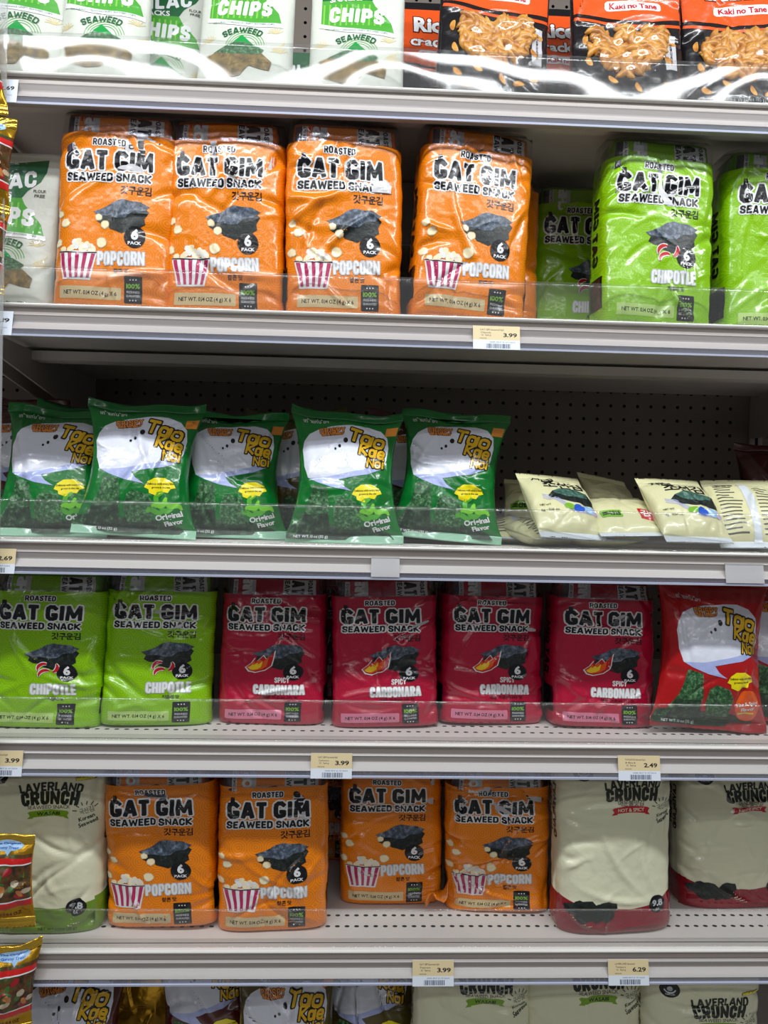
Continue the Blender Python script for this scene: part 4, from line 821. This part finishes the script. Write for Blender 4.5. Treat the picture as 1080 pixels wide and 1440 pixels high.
# fourth shelf
Z = LIPZ[3]-0.0012
for px, py, sd, yw, rl, lab in ((54, 1027, 81, 0, 0.5, 'lime chipotle six pack cut by the left edge on the fourth shelf'), (212, 1024, 82, 8, 1.2, 'crumpled lime chipotle six pack beside the crimson ones on the fourth shelf')):
    p = on_deck(px, py, Z); six_pack('chipotle', p[0], max(0.02, p[1]), Z, lab, 'lime chipotle packs on the fourth shelf', sd, lean=6, roll=rl, yaw=yw, hz=0.80, H=0.236, amp=0.003)
gr = 'crimson carbonara packs on the fourth shelf'
for px, py, sd, yw, rl, lab in ((380, 1022, 83, -4, -0.5, 'leftmost crimson carbonara six pack'), (542, 1026, 84, 2, -1.2, 'second crimson carbonara six pack from the left'), (692, 1022, 85, 6, 1.5, 'third crimson carbonara six pack, leaning a little to the right'), (852, 1027, 86, 2, 1.5, 'rightmost crimson carbonara six pack, beside the red pillow bag')):
    p = on_deck(px, py, Z); six_pack('carbonara', p[0], p[1], Z, lab, gr, sd, lean=6, roll=rl, yaw=yw, hz=0.79, H=0.236)
for px, sd, lab in ((455, 87, 'crimson pack in the second row between the first two front ones'), (628, 88, 'crimson pack in the second row behind the third front one')):
    Y2 = 0.19 if sd == 87 else 0.26; p = at(px, 1000, Y2); six_pack('carbonara', p[0], Y2, Z, lab, 'second row crimson packs', sd, lean=4, hz=0.79, H=0.236)
p = on_deck(1002, 1036, Z); pillow_bag('red', p[0], 0.022, Z, 'red pillow bag of seaweed rolls right of the crimson packs', 'red pillow bags on the fourth shelf', 91, lean=8, roll=4, yaw=3, H=0.196, W=0.155)
p = at(1112, 1020, 0.06); pillow_bag('red', p[0], 0.06, Z, 'red pillow bag cut by the right edge, behind the other red one', 'red pillow bags on the fourth shelf', 92, lean=10, roll=4, H=0.19)
# fifth shelf
Z = LIPZ[4]-0.0012
go5 = 'orange popcorn packs on the fifth shelf'
for px, py, sd, yw, rl, hz, lab in ((224, 1312, 101, -3, -2.5, 0.84, 'orange popcorn six pack beside the wasabi bag on the fifth shelf'), (380, 1314, 102, 3, -0.5, 0.85, 'second orange popcorn six pack on the fifth shelf, left of the bare deck'),
                                (550, 1275, 103, 0, -0.5, 0.81, 'orange popcorn pack set back behind the bare deck on the fifth shelf'), (704, 1288, 104, -4, -1.0, 0.78, 'orange popcorn pack with a twisted looking corner beside the spicy bag')):
    p = on_deck(px, py, Z); six_pack('popcorn', p[0], p[1], Z, lab, go5, sd, lean=2, roll=rl, yaw=yw, hz=hz, H=0.242, amp=0.0042 if sd == 104 else 0.0026, crease=22 if sd == 104 else 14)
for px, sd, lab in ((300, 105, 'orange pack in the second row behind the first two on the fifth shelf'), (452, 106, 'orange pack in the second row beside the bare deck on the fifth shelf')):
    p = at(px, 1220, 0.22); six_pack('popcorn', p[0], 0.22, Z, lab, 'second row orange packs on the fifth shelf', sd, lean=2, hz=0.85)
p = on_deck(46, 1318, Z); crunch_bag('wasabi', p[0], 0.030, Z, 'cream crunch bag with green wasabi ribbon at the left of the fifth shelf', 'wasabi crunch bags', 111, lean=2, H=0.230, hz=0.91)
p = on_deck(870, 1316, Z); crunch_bag('spicy', p[0], p[1], Z, 'cream crunch bag with a red base, right of the orange packs', 'hot and spicy crunch bags', 112, lean=2, roll=-0.5, yaw=4, H=0.228, hz=0.955)
p = on_deck(1038, 1280, Z); crunch_bag('spicy', p[0], p[1], Z, 'cream crunch bag with a red base, set back at the right edge', 'hot and spicy crunch bags', 113, lean=2, yaw=2, H=0.248, hz=0.83)
tb = [o for o in bpy.data.objects if o.get('label', '').startswith('orange popcorn pack with a twisted')][0]
r = random.Random(3); V = []; F = []
for i in range(15):      # the twisted free corner of its wrap
    t = i/14; cx = -0.064-0.030*t; cz = 0.030-0.014*t-0.006*math.sin(t*7); w = 0.011*(1-0.45*t)+0.002*math.sin(t*17); a = 2.2*t+0.5
    for sgn in (-1, 0, 1): V.append((cx+sgn*w*0.25*math.sin(a), -0.028-0.012*t+sgn*w*math.sin(a)+(0.004 if sgn == 0 else 0), cz+sgn*w*math.cos(a)))
for i in range(14):
    for k in (0, 1): F.append((i*3+k, i*3+k+1, i*3+k+4, i*3+k+3))
cf = obj_from('twisted_corner', V, F, [ORANGE], None, tb); sm = cf.modifiers.new('thick', 'SOLIDIFY'); sm.thickness = 0.0006
# lowest row
Z = BOTZ
for px, Y, sd, lab in ((668, 0.026, 121, 'wasabi crunch bag on the bottom deck under the 3.99 tag'), (828, 0.030, 122, 'wasabi crunch bag on the bottom deck under the 6.29 tag')):
    p = at(px, 1430, Y); crunch_bag('wasabi', p[0], Y, Z, lab, 'wasabi crunch bags on the bottom deck', sd, lean=2, H=0.222)
p = at(998, 1430, -0.004+0.014); crunch_bag('wasabi', p[0], 0.012, Z, 'pale crunch bag with a black round badge, right end of the bottom deck', 'wasabi crunch bags on the bottom deck', 123, lean=3, H=0.240, hz=0.85, roll=1)
for px, Y, sd, var, rl, yw, lab in ((84, 0.05, 131, 'maroon', 0, 4, 'dark maroon pillow bag at the left of the bottom row'), (206, 0.15, 132, 'gold', 9, 16, 'shiny crumpled gold foil bag in the bottom row'), (295, 0.10, 133, 'maroon', -6, -6, 'dark wasabi flavoured pillow bag right of the crumpled gold one'),
                                 (400, 0.05, 134, 'olive', 0, 3, 'pillow bag with a large yellow logo in the middle of the bottom row'), (528, 0.10, 135, 'olive', -4, -8, 'grey olive pillow bag left of the cream crunch bags, bottom row')):
    p = at(px, 1430, Y); pillow_bag(var, p[0], Y, Z, lab, 'pillow bags on the bottom deck', sd, lean=4, roll=rl, yaw=yw, H={131: 0.172, 133: 0.19, 135: 0.185}.get(sd, 0.212), amp=0.0060 if sd == 132 else 0.0032)
# hanging strip of candy bags at the left edge
YS = -0.035
p = at(-16, 720, YS); m = MB(); m.box(p[0]-0.012, p[0]+0.004, YS+0.018, YS+0.0195, EYE-0.95, EYE+0.75)
tag(m.build('hanging_strip', [clear('strip_plastic', 0.3, (0.9, 0.9, 0.9))]), 'clear plastic merchandising strip that carries the gold candy bags', 'display strip')
for px, py, yw, rl, sd, lab in ((-42, 18, 25, -6, 141, 'gold candy bag beside the topmost price tag at the left edge'), (-40, 152, 35, 4, 142, 'gold candy bag with a ribbed seal just below the topmost rail, left edge'), (-46, 268, 40, 3, 143, 'gold candy bag tip in front of the white and green pouch'),
                                 (0, 1172, 4, -1, 144, 'gold candy bag with red stripes in front of the wasabi bag'), (-8, 1330, 30, 6, 145, 'lowest gold candy bag, twisted, at the bottom left corner')):
    gummy_bag(px, py, YS, lab, sd, yw, rl)

# ------------------------------------------------------------------ price tags
TAGBUFF = mat('tag_buff', (226, 208, 164), 0.5, bump=False); TAGWHITE = mat('tag_white', (226, 234, 246), 0.45, bump=False); TAGINK = mat('tag_ink', (40, 38, 40), 0.6, bump=False); TAGBLUE = mat('tag_barcode', (70, 84, 112), 0.6, bump=False)
def price_tag(k, px0, px1, price, l1, l2, label, py=None, plain=False):
    z = LIPZ[k]; pa, pb = at(px0, 0, -0.006), at(px1, 0, -0.006)
    # x on the rail follows the picture column at the rail's own height
    def xr(px):
        lo, hi = -2.0, 2.0
        for _ in range(50):
            mid = (lo+hi)/2; v = np.array([mid, -0.006, z-0.024])-CAM; q = 540+FPX*(v@CR)/(v@CF); lo, hi = (mid, hi) if q < px else (lo, mid)
        return lo
    x0, x1 = xr(px0), xr(px1); w = (x1-x0)*1000; h = 28.0
    A = Art(); A.rect(0, w, 0, 11, TAGWHITE, 0); A.rect(0, w, 11, h, TAGWHITE if plain else TAGBUFF, 0)
    A.text(l1, 9+(w-18)*0.36, 23.5, 2.0, TAGINK, 1, w=(w-16)*0.72, bold=0.0); A.text(l2, 15, 20, 1.9, TAGINK, 1, w=12, bold=0.0); A.text('12  5pkg', 15.5, 17, 1.6, TAGINK, 1, w=11, bold=0.0)
    A.text(price, w-11.5, 17.3, 4.4, TAGINK, 1, w=15.5, bold=0.03); A.text('0012345', 12, 13, 1.2, TAGINK, 1, w=8, bold=0.0); A.text('20015 38 17 21  07/2024', w*0.62, 8.6, 1.3, TAGBLUE, 1, w=w*0.55, bold=0.0)
    rd = random.Random(k*7+px0); x = w*0.28
    while x < w*0.78: b = rd.uniform(0.4, 1.4); A.rect(x, x+b, 1.2, 6.6, TAGBLUE, 1); x += b+rd.uniform(0.4, 1.0)
    V, F, MI, LA, mats = A.cut(40.0); T = math.radians(4)
    top = (-0.0046, z-0.0106); P = [(x0+v[0]/1000, top[0]-0.0050*((h-v[1])/h)-0.00006*l, top[1]-(h-v[1])/1000*math.cos(T)) for v, l in zip(V, LA)]
    # stiff card body behind the print
    n = len(P); c = [(0, 0), (w, 0), (w, h), (0, h)]; P += [(x0+v[0]/1000, top[0]-0.0050*((h-v[1])/h)+d, top[1]-(h-v[1])/1000*math.cos(T)) for d in (0.00005, 0.0005) for v in c]
    F = list(F)+[(n, n+1, n+2, n+3), (n+7, n+6, n+5, n+4), (n, n+4, n+5, n+1), (n+1, n+5, n+6, n+2), (n+2, n+6, n+7, n+3), (n+3, n+7, n+4, n)]; MI = list(MI)+[mats.index(TAGWHITE)]*6
    o = obj_from('price_tag', P, F, mats, MI, None, False); tag(o, label, 'price tag', 'price tags on the shelf rails'); return o
price_tag(0, -44, 25, '2.69', 'TAO KAE NOI Seaweed', 'Snack', 'price tag reading 2.69 on the topmost rail, at the left edge', plain=True)
price_tag(1, -48, 18, '5.19', 'LILAC Seaweed Chips', 'Chips', 'price tag ending in 19 under the white and green pouch', plain=True)
price_tag(1, 665, 731, '3.99', 'GAT GIM Seaweed 6pk', 'Chipotle', 'price tag reading 3.99 under the tilted orange pack')
price_tag(2, -44, 22, '2.69', 'TAO KAE NOI Seaweed', 'Original', 'price tag reading 2.69 under the green pillow bags')
price_tag(3, -30, 32, '3.99', 'GAT GIM Seaweed 6pk', 'Chipotle', 'price tag reading 3.99 under the lime packs at the left edge')
price_tag(3, 437, 495, '3.99', 'GAT GIM Seaweed 6pk', 'Carbonara', 'price tag reading 3.99 under the crimson packs')
price_tag(3, 869, 928, '2.49', 'TAO KAE NOI Seaweed Spicy', 'Hot', 'price tag reading 2.49 on the fourth rail')
price_tag(4, 580, 638, '3.99', 'GAT GIM Seaweed 6pk', 'Popcorn', 'price tag reading 3.99 on the lowest rail, below the crumpled orange pack')
price_tag(4, 855, 912, '6.29', 'LAVERLAND Seaweed', 'Tempura', 'price tag reading 6.29 on the lowest rail')
SLIP = clear('slip_plastic', 0.55, (0.9, 0.9, 0.92), 1.0, 0.12, (0.72, 0.71, 0.73))  # milky half-clear plastic for the pale slips on the middle rail
def slip(px0, px1, label):
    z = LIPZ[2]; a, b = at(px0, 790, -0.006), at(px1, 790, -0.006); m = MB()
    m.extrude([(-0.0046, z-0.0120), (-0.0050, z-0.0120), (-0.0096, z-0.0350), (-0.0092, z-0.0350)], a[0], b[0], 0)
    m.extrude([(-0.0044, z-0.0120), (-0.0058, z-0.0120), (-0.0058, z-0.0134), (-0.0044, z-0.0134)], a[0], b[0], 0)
    tag(m.build('pale_slip', [SLIP]), label, 'label holder')
slip(522, 562, 'pale half-clear plastic holder on the middle rail, under the fourth green pillow bag')
slip(1020, 1074, 'pale half-clear plastic holder on the middle rail, under the turned over cream pack')
